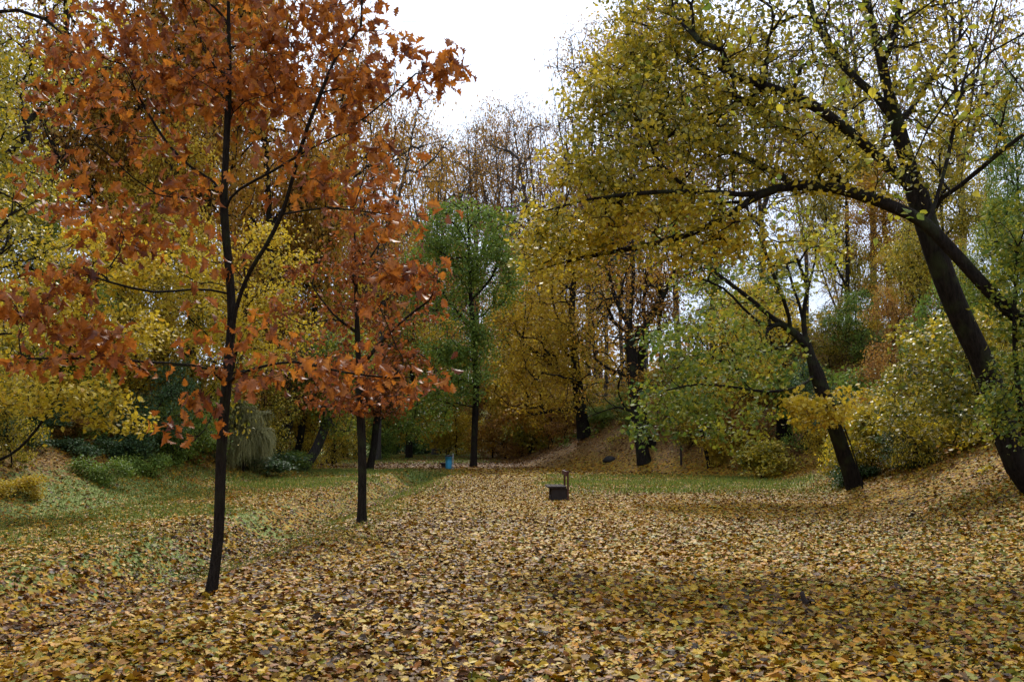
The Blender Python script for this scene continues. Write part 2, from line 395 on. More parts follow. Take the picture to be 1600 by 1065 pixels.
LITTER = [(.30, .135, .012), (.48, .30, .035), (.11, .042, .012), (.46, .26, .014), (.48, .33, .045), (.26, .095, .012), (.56, .36, .014), (.04, .022, .012), (.31, .19, .05), (.52, .24, .008), (.22, .22, .03), (.49, .38, .09), (.14, .08, .032)]
LITTER = [(c[0]*.83, c[1]*.76, c[2]*.5) for c in LITTER]
m, nt = mat_new('leaf_strewn_ground')
o = N(nt, 'ShaderNodeOutputMaterial'); b = N(nt, 'ShaderNodeBsdfPrincipled'); b.inputs['Roughness'].default_value = .85; b.inputs['Specular IOR Level'].default_value = .15
g = N(nt, 'ShaderNodeNewGeometry'); v1 = N(nt, 'ShaderNodeTexVoronoi'); v1.inputs['Scale'].default_value = 11
mpn = N(nt, 'ShaderNodeMapping'); nzd = N(nt, 'ShaderNodeTexNoise'); nzd.inputs['Scale'].default_value = 20
nt.links.new(g.outputs['Position'], mpn.inputs[0])
vm = N(nt, 'ShaderNodeVectorMath', operation='MULTIPLY_ADD'); vm.inputs[1].default_value = (.06, .06, .06)
nt.links.new(g.outputs['Position'], nzd.inputs['Vector']); nt.links.new(nzd.outputs['Color'], vm.inputs[0]); nt.links.new(mpn.outputs[0], vm.inputs[2]); nt.links.new(vm.outputs[0], v1.inputs['Vector'])
sp = N(nt, 'ShaderNodeSeparateColor'); nt.links.new(v1.outputs['Color'], sp.inputs[0])
rr = ramp(nt, [tuple(a*.7 for a in c) for c in LITTER], 'CONSTANT'); nt.links.new(sp.outputs[0], rr.inputs[0])
rg = ramp(nt, [(.06, .09, .02), (.11, .16, .035), (.18, .21, .055), (.09, .13, .03)]); ngr = N(nt, 'ShaderNodeTexNoise'); ngr.inputs['Scale'].default_value = 35; ngr.inputs['Detail'].default_value = 4
nt.links.new(g.outputs['Position'], ngr.inputs['Vector']); nt.links.new(ngr.outputs['Fac'], rg.inputs[0])
at = N(nt, 'ShaderNodeAttribute', attribute_name='rnd')
ad = N(nt, 'ShaderNodeMath', operation='SUBTRACT'); nt.links.new(at.outputs['Fac'], ad.inputs[0]); ms = N(nt, 'ShaderNodeMath', operation='MULTIPLY'); ms.inputs[1].default_value = .75
nt.links.new(sp.outputs[1], ms.inputs[0]); nt.links.new(ms.outputs[0], ad.inputs[1])
ml = N(nt, 'ShaderNodeMath', operation='MULTIPLY'); ml.inputs[1].default_value = 6; ml.use_clamp = True; nt.links.new(ad.outputs[0], ml.inputs[0])
mxg = N(nt, 'ShaderNodeMix', data_type='RGBA'); 
rb2 = ramp(nt, [(.10, .05, .018), (.17, .085, .024), (.055, .03, .015), (.21, .115, .03), (.13, .06, .02), (.24, .15, .05), (.08, .04, .018)], 'CONSTANT'); nt.links.new(sp.outputs[0], rb2.inputs[0])
atb = N(nt, 'ShaderNodeAttribute', attribute_name='beech_litter'); mbb = N(nt, 'ShaderNodeMix', data_type='RGBA')
nt.links.new(atb.outputs['Fac'], mbb.inputs[0]); nt.links.new(rr.outputs[0], mbb.inputs[6]); nt.links.new(rb2.outputs[0], mbb.inputs[7])
nt.links.new(ml.outputs[0], mxg.inputs[0]); nt.links.new(mbb.outputs[2], mxg.inputs[6]); nt.links.new(rg.outputs[0], mxg.inputs[7])
nt.links.new(mxg.outputs[2], b.inputs['Base Color'])
bp = N(nt, 'ShaderNodeBump'); bp.inputs['Strength'].default_value = .8; bp.inputs['Distance'].default_value = .03; nt.links.new(sp.outputs[2], bp.inputs['Height']); nt.links.new(bp.outputs[0], b.inputs['Normal'])
nt.links.new(b.outputs[0], o.inputs[0])
MG = m
go = acc.build('ground', MG, None, True, 'structure')
_dr = GX-np.interp(GY, RY, RX); _dl = np.interp(GY, LY, LX)-GX
_br = np.maximum.reduce([sstep(-.5, 2, _dr)*(.35+.65*sstep(25, 45, GY)), sstep(-.5, 2, _dl)*.8, sstep(58, 66, GY)*sstep(-10, -5, GX)])*(.6+.4*fbm(GX, GY, 4, 88))
_a = go.data.attributes.new('beech_litter', 'FLOAT', 'POINT'); _a.data.foreach_set('value', _br.ravel().astype(np.float32))

# fallen leaves: real leaves lying on the ground
m, nt = mat_new('fallen_leaf')
o = N(nt, 'ShaderNodeOutputMaterial'); b = N(nt, 'ShaderNodeBsdfPrincipled'); b.inputs['Roughness'].default_value = .55; b.inputs['Specular IOR Level'].default_value = .2
a = N(nt, 'ShaderNodeAttribute', attribute_name='rnd'); r = ramp(nt, LITTER, 'CONSTANT')
g = N(nt, 'ShaderNodeNewGeometry'); nz = N(nt, 'ShaderNodeTexNoise'); nz.inputs['Scale'].default_value = 45; nz.inputs['Detail'].default_value = 4
hs = N(nt, 'ShaderNodeHueSaturation'); mr = N(nt, 'ShaderNodeMapRange'); mr.inputs[1].default_value = .3; mr.inputs[2].default_value = .7; mr.inputs[3].default_value = .6; mr.inputs[4].default_value = 1.15
nt.links.new(g.outputs['Position'], nz.inputs['Vector']); nt.links.new(nz.outputs['Fac'], mr.inputs[0]); nt.links.new(mr.outputs[0], hs.inputs['Value'])
nt.links.new(a.outputs['Fac'], r.inputs[0]); nt.links.new(r.outputs[0], hs.inputs['Color']); nt.links.new(hs.outputs[0], b.inputs['Base Color']); nt.links.new(b.outputs[0], o.inputs[0])
MF = m
acc = Acc()
def litter(y0, y1, dens, Ts, smin, smax, thin=.55):
    xm = y1*.56+2.5; n = int((y1-y0)*2*xm*dens)
    x = RNG.uniform(-xm, xm, n); y = RNG.uniform(y0, y1, n)
    k = np.abs(x) < y*.56+2.5; x = x[k]; y = y[k]
    gm = grassmask(x, y); k = RNG.random(len(x)) > gm*thin*.45; x = x[k]; y = y[k]; n = len(x)
    z = height(x, y); e = .1
    nx = -(height(x+e, y)-z)/e; nyy = -(height(x, y+e)-z)/e
    nv = nrm(np.stack([nx, nyy, np.ones(n)], 1))+RNG.normal(0, .5, (n, 3))
    th = RNG.uniform(0, 2*np.pi, n); d = np.stack([np.cos(th), np.sin(th), RNG.normal(0, .12, n)], 1)
    pos = np.stack([x, y, z+RNG.uniform(.004, .04, n)], 1)
    rn = RNG.random(n)
    # under each kind of tree its own leaves: browner along the walked path, russet round the oaks
    patch = fbm(x, y, 3.5, 77)
    path = np.exp(-((x+.6+.03*y-.0004*y*y)/1.5)**2)
    brown = np.array([2, 5, 7, 12, 8, 4])/13.+.03
    q = RNG.random(n) < .36*path+.25*sstep(.5, .7, patch); rn[q] = brown[RNG.integers(0, 6, q.sum())]
    yel = np.array([3, 6, 9, 0, 10])/13.+.03
    q = RNG.random(n) < (.2+.55*sstep(.6, .38, patch))*(1-.8*path); rn[q] = yel[RNG.integers(0, 5, q.sum())]
    bk = np.array([2, 5, 12, 0])/13.+.03
    q = RNG.random(n) < .22*sstep(1, 6, x)*sstep(30, 14, y); rn[q] = 10/13.+.03
    pal = np.array([1, 4, 11, 8])/13.+.03
    q = RNG.random(n) < .4*np.exp(-((x+.4)/2.2)**2)*sstep(14, 26, y)*sstep(58, 40, y); rn[q] = pal[RNG.integers(0, 4, q.sum())]  # paler tan leaves mid-path, the clearing's brighter light partly put into their colour
    dk = np.array([2, 7, 12, 5])/13.+.03
    q = RNG.random(n) < .6*np.exp(-((x-(-5.3+.01*y))/.7)**2); rn[q] = dk[RNG.integers(0, 4, q.sum())]  # darker brown leaves along the ditch, its shadow put into their colour
    far = np.maximum(sstep(.5, 2, x-np.interp(y, RY, RX))*sstep(25, 45, y), sstep(56, 62, y)*sstep(-14, -8, x))
    q = RNG.random(n) < .92*far; rn[q] = bk[RNG.integers(0, 4, q.sum())]
    sz = smin+(smax*1.25-smin)*RNG.random(n)**1.8; pk = RNG.integers(0, len(Ts), n)
    for i, T in enumerate(Ts):
        kk = pk == i; put_leaves(acc, pos[kk]-nrm(d[kk])*sz[kk, None]*.5, d[kk], nv[kk], sz[kk], rn[kk], T)
litter(2.5, 9, 900, [T_MAP, T_MAP2, T_OVA, T_OVB, T_OVA], .034, .085)
litter(9, 20, 420, [T_MAP, T_OVA, T_OVB, T_OVB], .038, .085)
litter(20, 42, 160, [T_OVA, T_DIA, T_DIA], .05, .095)
litter(42, 110, 22, [T_DIA, T_OVA], .1, .16)
tag(acc.build('fallen_leaves', MF, None, False, 'stuff'), 'yellow, tan and brown fallen leaves covering the whole clearing', 'fallen leaves')

# grass blades
acc = Acc()
def blades(y0, y1, dens, h0, h1, wd, thr):
    xm = y1*.56+2.5; n = int((y1-y0)*2*xm*dens)
    x = RNG.uniform(-xm, xm, n); y = RNG.uniform(y0, y1, n); gm = grassmask(x, y); k = (np.abs(x) < y*.56+2.5) & (RNG.random(n) < gm*1.2-thr)
    x = x[k]; y = y[k]; n = len(x); z = height(x, y)
    d = nrm(np.stack([RNG.normal(0, .35, n), RNG.normal(0, .35, n), np.ones(n)], 1)); nv = RNG.normal(size=(n, 3)); nv[:, 1] -= .5
    T = (np.array([(0, -wd, 0), (0, wd, 0), (.6, wd*.7, .06), (1, 0, .2), (.6, -wd*.7, .06)]), np.array([0, 1, 2, 3, 4]), np.array([5]))
    put_leaves(acc, np.stack([x, y, z-.01], 1), d, nv, RNG.uniform(h0, h1, n), RNG.random(n), T)
blades(4, 14, 260, .05, .11, .045, .05); blades(14, 30, 220, .06, .13, .05, .08); blades(30, 62, 95, .09, .17, .09, .0); blades(62, 120, 10, .12, .22, .12, .05)
GR = leaf_mat('grass_blade', [(.05, .09, .015), (.11, .16, .025), (.19, .23, .035), (.30, .28, .06)], .35)
tag(acc.build('grass', GR, None, False, 'stuff'), 'thin green grass showing between the fallen leaves', 'grass')

# twigs on the ground
n = 700; x = RNG.uniform(-9, 9, n); y = RNG.uniform(3.5, 24, n); z = height(x, y); th = RNG.uniform(0, 6.28, n); ln = RNG.uniform(.1, .45, n)
d = np.stack([np.cos(th), np.sin(th), RNG.normal(0, .08, n)], 1)*ln[:, None]; p0 = np.stack([x, y, z+.03], 1)
pts = p0[:, None, :]+d[:, None, :]*np.linspace(-.5, .5, 4)[None, :, None]+RNG.normal(0, .012, (n, 4, 3))
acc = Acc(); tubes(acc, pts, np.tile([.004, .005, .004, .002], (n, 1)), 4)
tag(acc.build('fallen_twigs', BARK, None, True, 'stuff'), 'small dark twigs lying among the fallen leaves', 'twigs')
# undergrowth: low leafy sprigs, brambles and seedlings all over both banks
n = 26000; x = RNG.uniform(-60, 60, n); y = RNG.uniform(10, 110, n); k = np.abs(x) < y*.6+3; x = x[k]; y = y[k]
dl = np.interp(y, LY, LX)-x; dr = x-np.interp(y, RY, RX)
pr = np.maximum(sstep(0, 2.5, dl)*.95, sstep(.9, 4, dr)*.85)*sstep(.28, .55, fbm(x, y, 3.2, 301))*(.4+.6*sstep(9, 5, np.abs(x-6)+np.abs(y-62)*.3)*0+.6)
k = RNG.random(len(x)) < pr; x = x[k]; y = y[k]; n = len(x); z = height(x, y); dl = dl[k]
kd = fbm(x, y, 4, 311); hh = RNG.uniform(.15, .9, n)**1.2*(.6+.9*fbm(x, y, 5, 321))
nl = 34; tt = RNG.random((n, nl)); rad = hh[:, None]*(.25+.5*tt)
u = RNG.normal(size=(n, nl, 3)); pos = np.stack([x, y, z], 1)[:, None, :]+u*rad[..., None]*np.array([.75, .75, .25])+np.stack([0*tt, 0*tt, hh[:, None]*tt], -1)
cat3 = np.where(kd > .56, 1, np.where(kd > .40, 0, 2)); 
for q, (mt, nm, lb) in enumerate([('green', 'undergrowth', 'low green leafy plants scattered over both banks'), ('ygreen', 'brambles', 'yellow-green brambles and seedlings scattered over both banks'), ('brown', 'bracken', 'brown withered low growth scattered over both banks')]):
    mk = np.where(cat3 == q)[0]; pp = pos[mk].reshape(-1, 3); m_ = len(pp); acc = Acc()
    nn = RNG.normal(size=(m_, 3))*.6+[0, 0, .8]
    put_leaves(acc, pp, RNG.normal(size=(m_, 3))*[1, 1, .4], nn, RNG.uniform(.05, .12, m_)*(1+.012*pp[:, 1]), np.clip(np.repeat(RNG.random(len(mk)), nl)*.5+RNG.random(m_)*.5, 0, 1), T_DIA)
    ns = len(mk); b0 = np.stack([x[mk], y[mk], z[mk]-.05], 1); b1 = b0+np.stack([RNG.normal(0, .3, ns)*hh[mk], RNG.normal(0, .3, ns)*hh[mk], hh[mk]*1.1], 1)
    tubes(acc, np.stack([b0, (b0+b1)/2+RNG.normal(0, .04, (ns, 3)), b1], 1), np.tile([.008, .006, .003], (ns, 1)), 3, 1)
    tag(acc.build(nm, [LM[mt], BARK], None, False, 'stuff'), lb, 'undergrowth')

# ------------------------------------------------------------------ RED OAK (foreground, left)
DO = 10.4
def seqP(lst, D): return [P(a, b, D+(c[0] if c else 0)) for a, b, *c in lst]
base = onG(338, DO); base[2] -= .03
root = empty('oak_tree', base, 'young oak with orange-russet leaves, nearest tree, slim dark trunk', 'oak tree', 'young oaks in the clearing')
tr = [base]+seqP([(341, 840), (346, 700), (354, 600), (362, 500), (358, 420), (350, 330), (353, 240), (358, 120), (357, 0), (362, -120), (360, -260)], DO)
limbs = [(None, loc(base, tr)),
 (0, loc(base, seqP([(358, 560), (366, 490), (385, 430), (412, 395), (440, 335), (457, 285), (470, 240), (520, 150), (560, 60)], DO)[0:1]+seqP([(368, 485, -.1), (390, 425, -.3), (415, 385, -.5), (440, 335, -.6), (457, 280, -.7), (480, 200, -.8), (520, 100, -.9)], DO))),
 (0, loc(base, [P(351, 318, DO)]+seqP([(335, 285, .1), (300, 262, .2), (262, 225, .3), (225, 165, .4), (190, 100, .5), (160, 20, .5)], DO))),
 (0, loc(base, [P(350, 322, DO)]+seqP([(375, 295, -.1), (425, 268, -.3), (480, 235, -.5), (540, 205, -.7), (600, 160, -.9), (650, 115, -1.0)], DO))),
 (0, loc(base, [P(360, 455, DO)]+seqP([(300, 452, -.3), (240, 456, -.6), (170, 440, -.9), (90, 415, -1.1), (20, 395, -1.2)], DO))),
 (0, loc(base, [P(354, 590, DO)]+seqP([(400, 575, -.4), (460, 565, -.7), (530, 580, -.9), (610, 590, -1.0), (680, 585, -1.0)], DO))),
 (0, loc(base, [P(354, 585, DO)]+seqP([(300, 570, -.3), (220, 565, -.7), (130, 560, -1.0), (40, 560, -1.2)], DO))),
 (0, loc(base, [P(352, 620, DO)]+seqP([(335, 640, -.4), (320, 670, -.8), (300, 690, -1.0)], DO))),
 (1, loc(base, [P(445, 335, DO-.6)]+seqP([(510, 325, -.8), (580, 332, -.9), (650, 338, -1.0), (720, 330, -1.0)], DO))),
 (0, loc(base, [P(357, 180, DO)]+seqP([(400, 130, .3), (440, 60, .6), (470, -20, .8)], DO))),
 (0, loc(base, [P(356, 130, DO)]+seqP([(320, 80, .3), (300, 20, .6), (270, -60, .8)], DO))),
]
B = lambda *a: PB(base, *a)
blobs = [B(350, 60, DO, 190, 130, 1.0, 1.0), B(180, 130, DO+.2, 130, 110, .8, .9), B(200, 300, DO-.2, 150, 110, .8, .8), B(520, 90, DO-.5, 130, 100, .8, .8), B(670, 120, DO-.8, 70, 45, .5, .7), B(600, 260, DO-.8, 60, 50, .5, .4),
 B(490, 240, DO-.6, 130, 80, .7, .6), B(80, 450, DO-1, 110, 65, .5, .8), B(120, 545, DO-1, 130, 42, .5, .9), B(440, 570, DO-.8, 130, 45, .55, 1.2), B(600, 580, DO-1, 110, 42, .45, 1.2),
 B(300, 640, DO-.8, 60, 55, .4, .6), B(360, 510, DO-.4, 120, 35, .7, .4), B(620, 330, DO-1, 130, 45, .4, .6), B(620, 440, DO-1, 100, 50, .4, .5), B(300, 380, DO-.2, 120, 50, .7, .25), B(340, -120, DO, 170, 110, 1.0, .6), B(540, -40, DO-.5, 120, 70, .8, .6)]
make_tree(root, limbs, blobs, 'oak', .058, np.random.default_rng(3), (50, 360, 1330), 3, .146, [T_OAK, T_OAK2, T_OAK3], BARK_O, .12, .085, .95, .3, 1.9, .0026, .42, .2, flatn=.4, sag=.15, flare=.25, lr=[.024, .019, .022, .013, .016, .014, .009, .011, .012, .012])

# second, thinner oak
D2 = 19.2; base = onG(568, D2); base[2] -= .03
root = empty('oak_tree', base, 'second young oak further back, dull red leaves on thin straight trunk', 'oak tree', 'young oaks in the clearing')
limbs = [(None, loc(base, [base]+seqP([(566, 720), (563, 640), (560, 560), (557, 480), (555, 400), (553, 330), (551, 270)], D2))),
 (0, loc(base, seqP([(560, 580), (590, 540), (630, 500), (670, 470)], D2))), (0, loc(base, seqP([(558, 520), (520, 490), (490, 450)], D2)))]
B = lambda *a: PB(base, *a)
blobs = [B(560, 360, D2, 70, 90, .9), B(600, 470, D2, 110, 90, 1.2), B(500, 480, D2, 80, 90, 1), B(590, 590, D2, 120, 55, 1.3), B(510, 600, D2, 60, 45, .9)]
make_tree(root, limbs, blobs, 'redoak', .085, np.random.default_rng(4), (30, 150, 640), 4, .12, [T_OAK, T_OVA, T_OAK3], BARK_O, .15, .07, .6, .3, 2.0, .003, .3, .3, flatn=.5)

# ------------------------------------------------------------------ big maple leaning out of the right edge (two of them)
DA = 17.0; base = onG(1625, DA); base[2] -= .1
root = empty('maple_tree', base, 'thick dark maple trunk leaning left from the right edge of the clearing', 'maple tree', 'old maples on the right bank')
limbs = [(None, loc(base, [base]+seqP([(1590, 725), (1545, 590), (1518, 530), (1490, 470), (1462, 395), (1432, 300), (1400, 190), (1378, 100), (1355, 0), (1335, -130), (1320, -260)], DA))),
 (0, loc(base, seqP([(1436, 310), (1400, 270, -.2), (1350, 225, -.5), (1300, 185, -.8), (1245, 152, -1), (1150, 120, -1.2)], DA))),
 (0, loc(base, seqP([(1395, 170), (1345, 130, .3), (1300, 80, .6), (1270, 20, .8), (1250, -60, 1.0)], DA))),
 (0, loc(base, seqP([(1405, 200), (1450, 130, .5), (1500, 60, .8), (1560, -20, 1)], DA))),
 (0, loc(base, seqP([(1440, 330), (1500, 290, -.5), (1560, 240, -1), (1640, 180, -1.4)], DA))),
 (0, loc(base, seqP([(1380, 110), (1400, 40, -.5), (1420, -60, -1)], DA)))]
B = lambda *a: PB(base, *a)
blobs = [B(1200, 60, DA-1, 170, 110, 1.8, 1.0), B(1330, 130, DA, 150, 130, 2, .5), B(1480, 60, DA, 130, 120, 2, .55), B(1590, 170, DA-1, 90, 110, 1.6, .6), B(1130, 170, DA-1.3, 130, 80, 1.4, .9), B(1300, -120, DA, 260, 90, 2.4, .6),
 B(1060, -20, DA-1, 130, 70, 1.5, .8), B(1480, 250, DA-1.5, 90, 60, 1.0, .25)]
hueA = lambda p: .12+.7*fbm(p[:, 0], p[:, 2], 1.6, 60)
make_tree(root, limbs, blobs, 'ygreen', .20, np.random.default_rng(5), (70, 560, 2300), 4, .085, [T_OVA, T_OVB, T_MAP], BARK, .15, .12, .5, .3, 4.5, .006, .5, .3, flare=.6, hue=hueA, lr=[.09, .075, .055, .045, .07])

DB = 15.2; base = onG(1760, DB); base[2] -= .1
root = empty('maple_tree', base, 'maple with long arching bough of yellow-green leaves reaching over the clearing', 'maple tree', 'old maples on the right bank')
limbs = [(None, loc(base, [base]+seqP([(1720, 680), (1650, 560), (1600, 505), (1556, 466), (1500, 405), (1446, 350), (1400, 325), (1340, 303), (1290, 292), (1240, 290), (1190, 303), (1150, 328)], DB))),
 (0, loc(base, seqP([(1150, 328), (1080, 365, .3), (1000, 385, .5), (900, 405, .7), (830, 425, .8)], DB))),
 (0, loc(base, seqP([(1250, 290), (1170, 250, .4), (1080, 215, .8), (1000, 190, 1.2), (930, 150, 1.5)], DB))),
 (0, loc(base, seqP([(1330, 300), (1260, 225, .6), (1180, 170, 1.2), (1090, 110, 1.8), (1010, 40, 2.2)], DB))),
 (0, loc(base, seqP([(1180, 306), (1110, 300, -.2), (1030, 300, -.3), (930, 310, -.3), (850, 330, -.2)], DB))),
 (0, loc(base, seqP([(1450, 355), (1480, 250, .4), (1500, 150, .8), (1530, 40, 1.2)], DB)))]
B = lambda *a: PB(base, *a)
blobs = [B(1010, 230, DB+.6, 140, 115, 1.6, 1.2), B(900, 330, DB+.5, 95, 85, 1.1, 1.1), B(960, 150, DB+1.5, 95, 95, 1.2, 1.0), B(1100, 110, DB+1.6, 130, 100, 1.5, 1.0), B(1200, 235, DB+.4, 120, 90, 1.3, .9),
 B(1040, 360, DB+.2, 150, 62, 1.2, 1.0), B(870, 400, DB+.7, 75, 45, .9, .9), B(1180, 380, DB, 100, 50, .9, .5), B(1010, 40, DB+2.2, 90, 70, 1.1, .9), B(1330, 270, DB, 90, 60, .8, .6), B(1010, 430, DB+.3, 110, 28, .9, .5), B(1500, 120, DB+.6, 120, 120, 1.2, .3)]
hueB = lambda p: .16+.75*fbm(p[:, 0], p[:, 2], 1.0, 66)
make_tree(root, limbs, blobs, 'ygreen', .10, np.random.default_rng(6), (70, 560, 3300), 7, .088, [T_OVA, T_OVB, T_MAP], BARK, .12, .10, .5, .3, 3.2, .005, .5, .3, hue=hueB, flatn=.65, lr=[.05, .065, .06, .045, .06])

# ------------------------------------------------------------------ forked maple at the foot of the right bank
DM = 28.0; base = onG(1334, DM); base[2] -= .08
root = empty('maple_tree', base, 'forked dark maple leaning left at the foot of the bank, branches spreading low', 'maple tree', 'old maples on the right bank')
limbs = [(None, loc(base, [base]+seqP([(1322, 720), (1305, 670), (1285, 610), (1268, 560), (1258, 525), (1256, 490), (1262, 450), (1275, 400), (1268, 360), (1250, 335)], DM))),
 (0, loc(base, seqP([(1258, 535), (1235, 515), (1205, 495), (1170, 465), (1130, 435), (1095, 405)], DM))),
 (0, loc(base, seqP([(1240, 520), (1225, 470, -.4), (1205, 420, -.8), (1185, 365, -1), (1160, 330, -1.2)], DM))),
 (0, loc(base, seqP([(1258, 500), (1240, 450, .4), (1225, 400, .8), (1205, 350, 1), (1190, 320, 1)], DM))),
 (0, loc(base, seqP([(1225, 510), (1190, 505, -.3), (1160, 480, -.6), (1130, 450, -.9), (1080, 430, -1.3)], DM))),
 (0, loc(base, seqP([(1272, 590), (1245, 605, -.6), (1200, 612, -1.2), (1150, 605, -1.8), (1090, 600, -2.2), (1040, 610, -2.5)], DM))),
 (0, loc(base, seqP([(1252, 532), (1210, 545, .5), (1160, 560, 1), (1100, 570, 1.3)], DM))),
 (0, loc(base, seqP([(1262, 450), (1248, 410, -.3), (1235, 380, -.5), (1228, 350, -.7)], DM)))]
B = lambda *a: PB(base, *a)
blobs = [B(1150, 440, DM, 110, 70, 2.0, .5), B(1100, 540, DM-1.5, 110, 50, 2.0, .8), B(1060, 620, DM-2, 75, 45, 1.5, 1.2), B(1150, 650, DM-1.5, 75, 45, 1.6, .9), B(1240, 390, DM, 100, 70, 2, .3), B(1180, 570, DM-.5, 80, 45, 1.6, .7), B(1030, 680, DM-2, 40, 25, 1, .7), B(1110, 350, DM, 90, 60, 1.6, .3)]
hueM = lambda p: .2+.55*fbm(p[:, 0], p[:, 2], 1.6, 61)+.07*(p[:, 0]+5)
make_tree(root, limbs, blobs, 'lime', .215, np.random.default_rng(8), (40, 300, 1150), 5, .14, [T_OVA, T_OVB, T_MAP], BARK, .18, .2, .4, .3, 3.2, .006, .4, .3, hue=hueM, flatn=.6, lr=[.12, .09, .085, .07, .045, .055, .06])

# ------------------------------------------------------------------ other singled-out trees
def simple(name, label, cat, group, px, D, trunk, blobs, leaf, rb, seed, tips, per, size, T=T_DIA, bark=BARK, extra=(), **k):
    base = onG(px, D); base[2] -= .08
    root = empty(name, base, label, cat, group)
    limbs = [(None, loc(base, [base]+seqP(trunk, D)))]+[(0, loc(base, seqP(e, D))) for e in extra]
    bl = [PB(base, b[0], b[1], D+b[2], b[3], b[4], b[5], b[6] if len(b) > 6 else 1) for b in blobs]
    make_tree(root, limbs, bl, leaf, rb, np.random.default_rng(seed), tips, per, size, T, bark, **k)
    return root
simple('locust_tree', 'tall slim tree with fresh green crown behind the blue litter bin', 'tree', 'trees standing on the far meadow', 740, 63,
 [(742, 660), (744, 590), (738, 500), (734, 430), (732, 360), (730, 320)], [(725, 365, 0, 80, 55, 3), (685, 430, 0, 70, 60, 3), (770, 430, 0, 50, 70, 2.5), (690, 520, -1, 75, 50, 2.5, .8), (700, 590, -1, 65, 45, 2.5, .7), (670, 640, -1, 55, 40, 2, .7), (760, 530, 0, 35, 50, 2, .5)], 'green', .21, 11,
 (30, 200, 1500), 17, .20, extra=([(738, 510), (700, 470), (680, 430)], [(742, 600), (700, 590), (665, 610)], [(736, 470), (770, 430), (780, 390)]), zmin=3, spread=.35, rt=.012)
simple('beech_tree', 'golden-brown beech with dark trunk on the slope at the right of the meadow', 'beech tree', 'beeches on the far slope', 913, 66,
 [(905, 620), (898, 560), (893, 500), (897, 430), (900, 370)], [(880, 470, 0, 85, 90, 4), (830, 530, 0, 70, 80, 3.5), (850, 610, -1, 70, 50, 3), (930, 560, 0, 60, 60, 3, .6), (900, 390, 0, 80, 60, 4)], 'golden', .40, 12,
 (40, 240, 1800), 12, .20, extra=([(905, 640), (870, 640), (820, 650)], [(902, 600), (850, 560), (810, 530)], [(897, 540), (940, 500), (960, 440)]), zmin=3, spread=.35, rt=.012)
simple('beech_tree', 'forked beech with dark trunk and bare low bough left of the hanging green branches', 'beech tree', 'beeches on the far slope', 1006, 54,
 [(1000, 680), (992, 620), (987, 560), (985, 500), (990, 420), (985, 350)], [(985, 480, 0, 90, 80, 4, .6), (940, 520, 0, 60, 50, 3, .4), (1010, 400, 0, 90, 60, 4), (960, 600, 0, 60, 40, 3, .4)], 'orange', .33, 13,
 (45, 260, 1000), 5, .17, extra=([(992, 645), (965, 636), (935, 645), (915, 652)], [(990, 590), (950, 575), (930, 560)], [(986, 540), (1020, 490), (1050, 430)], [(987, 520), (960, 460), (945, 400)]), zmin=3, spread=.35, rt=.014)
simple('maple_tree', 'slender second stem beside the forked beech, leaning right at its foot', 'tree', None, 1024, 56,
 [(1014, 690), (1005, 640), (1000, 580), (1010, 500)], [(1010, 480, 0, 50, 60, 3)], 'brown', .22, 14, (12, 60, 300), 8, .18, zmin=5, spread=.3, rt=.012)
simple('maple_sapling', 'thin leaning sapling trunk under the low green foliage on the right', 'sapling', None, 1107, 48,
 [(1100, 690), (1092, 650), (1085, 610)], [(1090, 620, 0, 45, 35, 1.6)], 'lime', .09, 15, (10, 60, 300), 9, .13, zmin=2, spread=.2, rt=.008)
simple('maple_tree', 'dark crooked trunk with yellow leaves halfway up the right bank', 'maple tree', 'old maples on the right bank', 1224, 47,
 [(1222, 600), (1212, 560), (1203, 510), (1195, 450)], [(1180, 500, 0, 80, 60, 3), (1210, 590, -1, 60, 40, 2.4), (1140, 590, -1, 60, 50, 2.5)], 'yellow', .32, 16,
 (25, 160, 900), 10, .17, extra=([(1212, 560), (1180, 540), (1150, 520)],), zmin=2, spread=.3, rt=.01)
simple('willow_tree', 'leaning curved trunk with grey bark at the left edge of the meadow', 'tree', 'crooked trees at the left bank', 468, 52,
 [(478, 725), (492, 705), (503, 680), (511, 655), (520, 610), (530, 560)], [(520, 560, 0, 60, 50, 3), (470, 600, 0, 50, 45, 2.5), (530, 650, -1, 40, 30, 2, .7)], 'lime', .26, 17, (20, 140, 900), 10, .18, bark=BARK_G, zmin=3, spread=.3, rt=.01)
simple('willow_tree', 'short crooked dark trunk just left of the leaning grey one', 'tree', 'crooked trees at the left bank', 447, 55,
 [(455, 712), (466, 700), (470, 680), (475, 650), (485, 610)], [(480, 600, 0, 50, 40, 2.5)], 'ygreen', .2, 18, (12, 80, 500), 9, .17, zmin=3, spread=.3, rt=.01)
simple('willow_tree', 'twisted reddish trunk behind the weeping shrub', 'tree', 'crooked trees at the left bank', 428, 50,
 [(432, 700), (445, 675), (452, 645), (448, 600)], [(450, 600, 0, 50, 50, 2.5)], 'brown', .28, 19, (12, 80, 400), 8, .17, zmin=3, spread=.3, rt=.01)
simple('maple_tree', 'small leaning tree with sinuous stem right of the thin oak', 'tree', None, 578, 57,
 [(583, 705), (586, 680), (590, 650), (600, 610)], [(600, 620, 0, 45, 35, 2.2), (580, 580, 0, 50, 40, 2.4)], 'redoak', .2, 20, (15, 90, 500), 8, .17, zmin=2.5, spread=.3, rt=.01)
simple('maple_tree', 'thick dark leaning trunk, right one of the pair far across the meadow', 'maple tree', 'leaning pair far across the meadow', 667, 125,
 [(660, 690), (652, 665), (645, 630), (640, 580)], [(650, 560, 0, 50, 50, 6), (620, 600, 0, 40, 35, 5), (680, 600, 0, 40, 40, 5)], 'green', .85, 21, (20, 120, 900), 10, .38, zmin=6, spread=.6, rt=.02)
